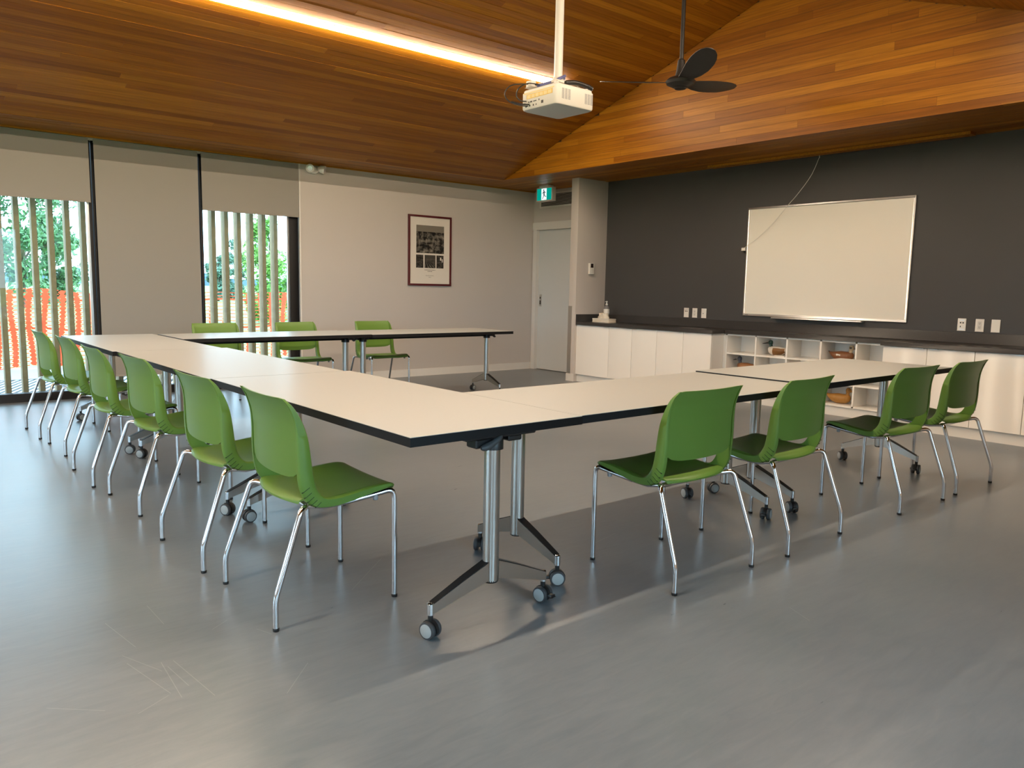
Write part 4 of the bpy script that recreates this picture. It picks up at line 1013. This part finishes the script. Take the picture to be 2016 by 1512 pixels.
# body: rounded plan with slightly tapering underside
def rrect(hx, hy, r, z, n=6):
    P = []
    for (cx_, cy_, a0) in ((hx-r, hy-r, 0), (-hx+r, hy-r, 90), (-hx+r, -hy+r, 180), (hx-r, -hy+r, 270)):
        for k in range(n+1):
            a = math.radians(a0+90*k/n); P.append((cx_+r*math.cos(a), cy_+r*math.sin(a), z))
    return P
mo('body', loft_me('body', [rrect(0.183, 0.183, 0.03, 0.004), rrect(0.190, 0.190, 0.035, 0.014), rrect(0.190, 0.190, 0.035, 0.122)], MT['projwhite'], 40), pj)
mo('top_deck', loft_me('top_deck', [rrect(0.184, 0.184, 0.035, 0.122), rrect(0.184, 0.184, 0.035, 0.138), rrect(0.176, 0.176, 0.03, 0.145)], MT['projwhite'], 40), pj)
mo('underside', loft_me('underside', [rrect(0.170, 0.170, 0.03, -0.003), rrect(0.182, 0.182, 0.03, 0.004)], MT['projgrey'], 40), pj)
box('warning_label', -0.1915, -0.190, -0.150, 0.125, 0.075, 0.106, MT['yellow'], pj)
box('notice_label', -0.1912, -0.1895, -0.165, 0.160, 0.110, 0.121, MT['yellowpale'], pj)
for k in range(6): box('label_window', -0.1918, -0.1912, -0.140+k*0.044, -0.104+k*0.044, 0.079, 0.101, MT['yellowpale'], pj)
for (y, z, wy, hz_) in ((0.145, 0.045, 0.012, 0.012), (0.10, 0.052, 0.010, 0.010), (0.075, 0.052, 0.022, 0.010), (0.035, 0.052, 0.035, 0.006), (-0.01, 0.054, 0.008, 0.012), (-0.045, 0.034, 0.022, 0.020), (0.02, 0.026, 0.008, 0.010), (0.05, 0.026, 0.010, 0.012), (0.09, 0.026, 0.014, 0.010), (0.13, 0.024, 0.012, 0.010)):
    box('port', -0.1912, -0.189, y-wy/2, y+wy/2, z-hz_/2, z+hz_/2, MT['dark'], pj)
for gx in (-0.125, -0.095, -0.065, 0.100, 0.128, 0.156):
    tz = 0.112 if gx < 0 else 0.108; sl = []
    for k in range(13): sl.append((gx-0.011, gx+0.011, -0.1912, -0.1895, tz-k*0.0056-0.0028, tz-k*0.0056))
    multibox('vent', sl, MT['grey'], pj)
box('lens_ring', 0.188, 0.2, 0.05, 0.13, 0.04, 0.11, MT['dark'], pj, 0.01)
for (x, y) in ((0.15, -0.14), (-0.14, -0.14), (0.15, 0.14)): mo('foot', lathe_me('foot', [(0.013, 0.145), (0.013, 0.158), (0.009, 0.16)], MT['projwhite'], 12), pj, (x, y, 0))
# cables and the power tube on top
def cord(nm, pts, r, m, lab, grp=None): return tag(mo(nm, tube_me(nm, spline(pts, 30), r, m, seg=8)), lab, 'cable', grp)
ax, ay, az = PX+0.01-0.19, PY+0.01, 2.5
cord('video_cable', [(ax-0.002, ay+0.11, az+0.026), (ax-0.06, ay+0.14, az+0.028), (ax-0.11, ay+0.20, az+0.06), (ax-0.12, ay+0.23, az+0.12), (ax-0.08, ay+0.20, az+0.175), (ax+0.02, ay+0.12, az+0.185), (ax+0.09, ay+0.04, az+0.17)], 0.0042, MT['cable'], 'black cable looping out from the lower projector sockets')
cord('power_cable', [(ax-0.002, ay+0.125, az+0.062), (ax-0.04, ay+0.15, az+0.066), (ax-0.06, ay+0.17, az+0.10), (ax-0.055, ay+0.15, az+0.15), (ax-0.02, ay+0.09, az+0.178), (ax+0.04, ay+0.03, az+0.168)], 0.0042, MT['cable'], 'short black cable looping from the upper projector socket')
cord('video_cable', [(ax-0.002, ay+0.09, az+0.034), (ax-0.05, ay+0.13, az+0.036), (ax-0.09, ay+0.19, az+0.056)], 0.0055, MT['cable'], 'black cable plugged in beside the lowest projector socket')
cord('network_cable', [(ax+0.04, ay+0.06, az+0.165), (ax+0.10, ay-0.01, az+0.185), (ax+0.15, ay-0.06, az+0.215), (ax+0.20, ay-0.06, az+0.24)], 0.011, MT['cableblue'], 'blue cable bundle tied on top of the projector')
cord('network_cable', [(ax+0.06, ay+0.09, az+0.16), (ax+0.10, ay+0.03, az+0.175), (ax+0.16, ay-0.03, az+0.20), (ax+0.21, ay-0.05, az+0.225)], 0.008, MT['cableblue'], 'second blue cable beside the tied bundle on the projector')
pt = thing('cable_sleeve', 'black tubular sleeve lying across the top of the projector', 'sleeve', (PX+0.10, PY-0.13, 2.672))
mo('sleeve', tube_me('sleeve', spline([(-0.13, 0.02, 0.002), (-0.05, 0.0, 0.012), (0.05, -0.01, 0.004), (0.10, -0.012, -0.006)], 14), 0.017, MT['cable'], seg=14), pt)
mo('end_ring', lathe_me('end_ring', [(0.006, 0.0), (0.0165, 0.0), (0.0165, 0.004), (0.006, 0.004)], MT['alu'], 14, 'X'), pt, (0.099, -0.012, -0.006))
box('tie', -0.01, 0.012, -0.0205, -0.0195, 0.004, 0.010, MT['plate'], pt)

# ceiling fan
FX, FY, FZ = 5.335, 4.28, 2.945
fan = thing('ceiling_fan', 'black three blade ceiling fan hanging on a long rod', 'fan', (FX, FY, FZ))
mo('rod', lathe_me('rod', [(0.017, 0.10), (0.017, ZR-FZ)], MT['fan'], 16), fan)
mo('rod_cover', lathe_me('rod_cover', [(0.052, 0.045), (0.040, 0.09), (0.033, 0.15), (0.030, 0.18), (0.017, 0.19)], MT['fan'], 20), fan)
mo('motor', lathe_me('motor', [(0.0, -0.040), (0.06, -0.038), (0.075, -0.030), (0.115, -0.012), (0.125, 0.010), (0.10, 0.035), (0.055, 0.050)], MT['fan'], 28), fan)
mo('cap', lathe_me('cap', [(0.0, -0.052), (0.045, -0.050), (0.055, -0.040)], MT['fan'], 20), fan)
mo('canopy', lathe_me('canopy', [(0.04, ZR-FZ-0.12), (0.07, ZR-FZ-0.05), (0.075, ZR-FZ-0.02)], MT['fan'], 20), fan)
def blade_me():
    A, B = [], []; R = 0.70
    st_ = [(0.06, -0.05, 0.05, 8), (0.14, -0.055, 0.062, 13), (0.24, -0.066, 0.088, 16), (0.36, -0.080, 0.105, 16), (0.48, -0.086, 0.104, 15), (0.57, -0.080, 0.090, 15), (0.64, -0.066, 0.066, 14), (0.685, -0.042, 0.034, 14), (0.70, -0.012, 0.008, 14)]
    for (x, y0, y1, tw) in st_:
        ra, rb = [], []; tn = math.tan(math.radians(tw))
        for k in range(7):
            y = y0+(y1-y0)*k/6; z = -y*tn+0.07*x/R
            th_ = 0.006*(1-((k-3)/3.6)**2)+0.0015
            ra.append((x, y, z+th_/2)); rb.append((x, y, z-th_/2))
        A.append(ra); B.append(rb)
    return slab_me('blade', A, B, MT['fan'], 50)
BL = blade_me()
for k in range(3): mo('blade', BL, fan, (0, 0, 0), (0, 0, math.radians(117+120*k)))
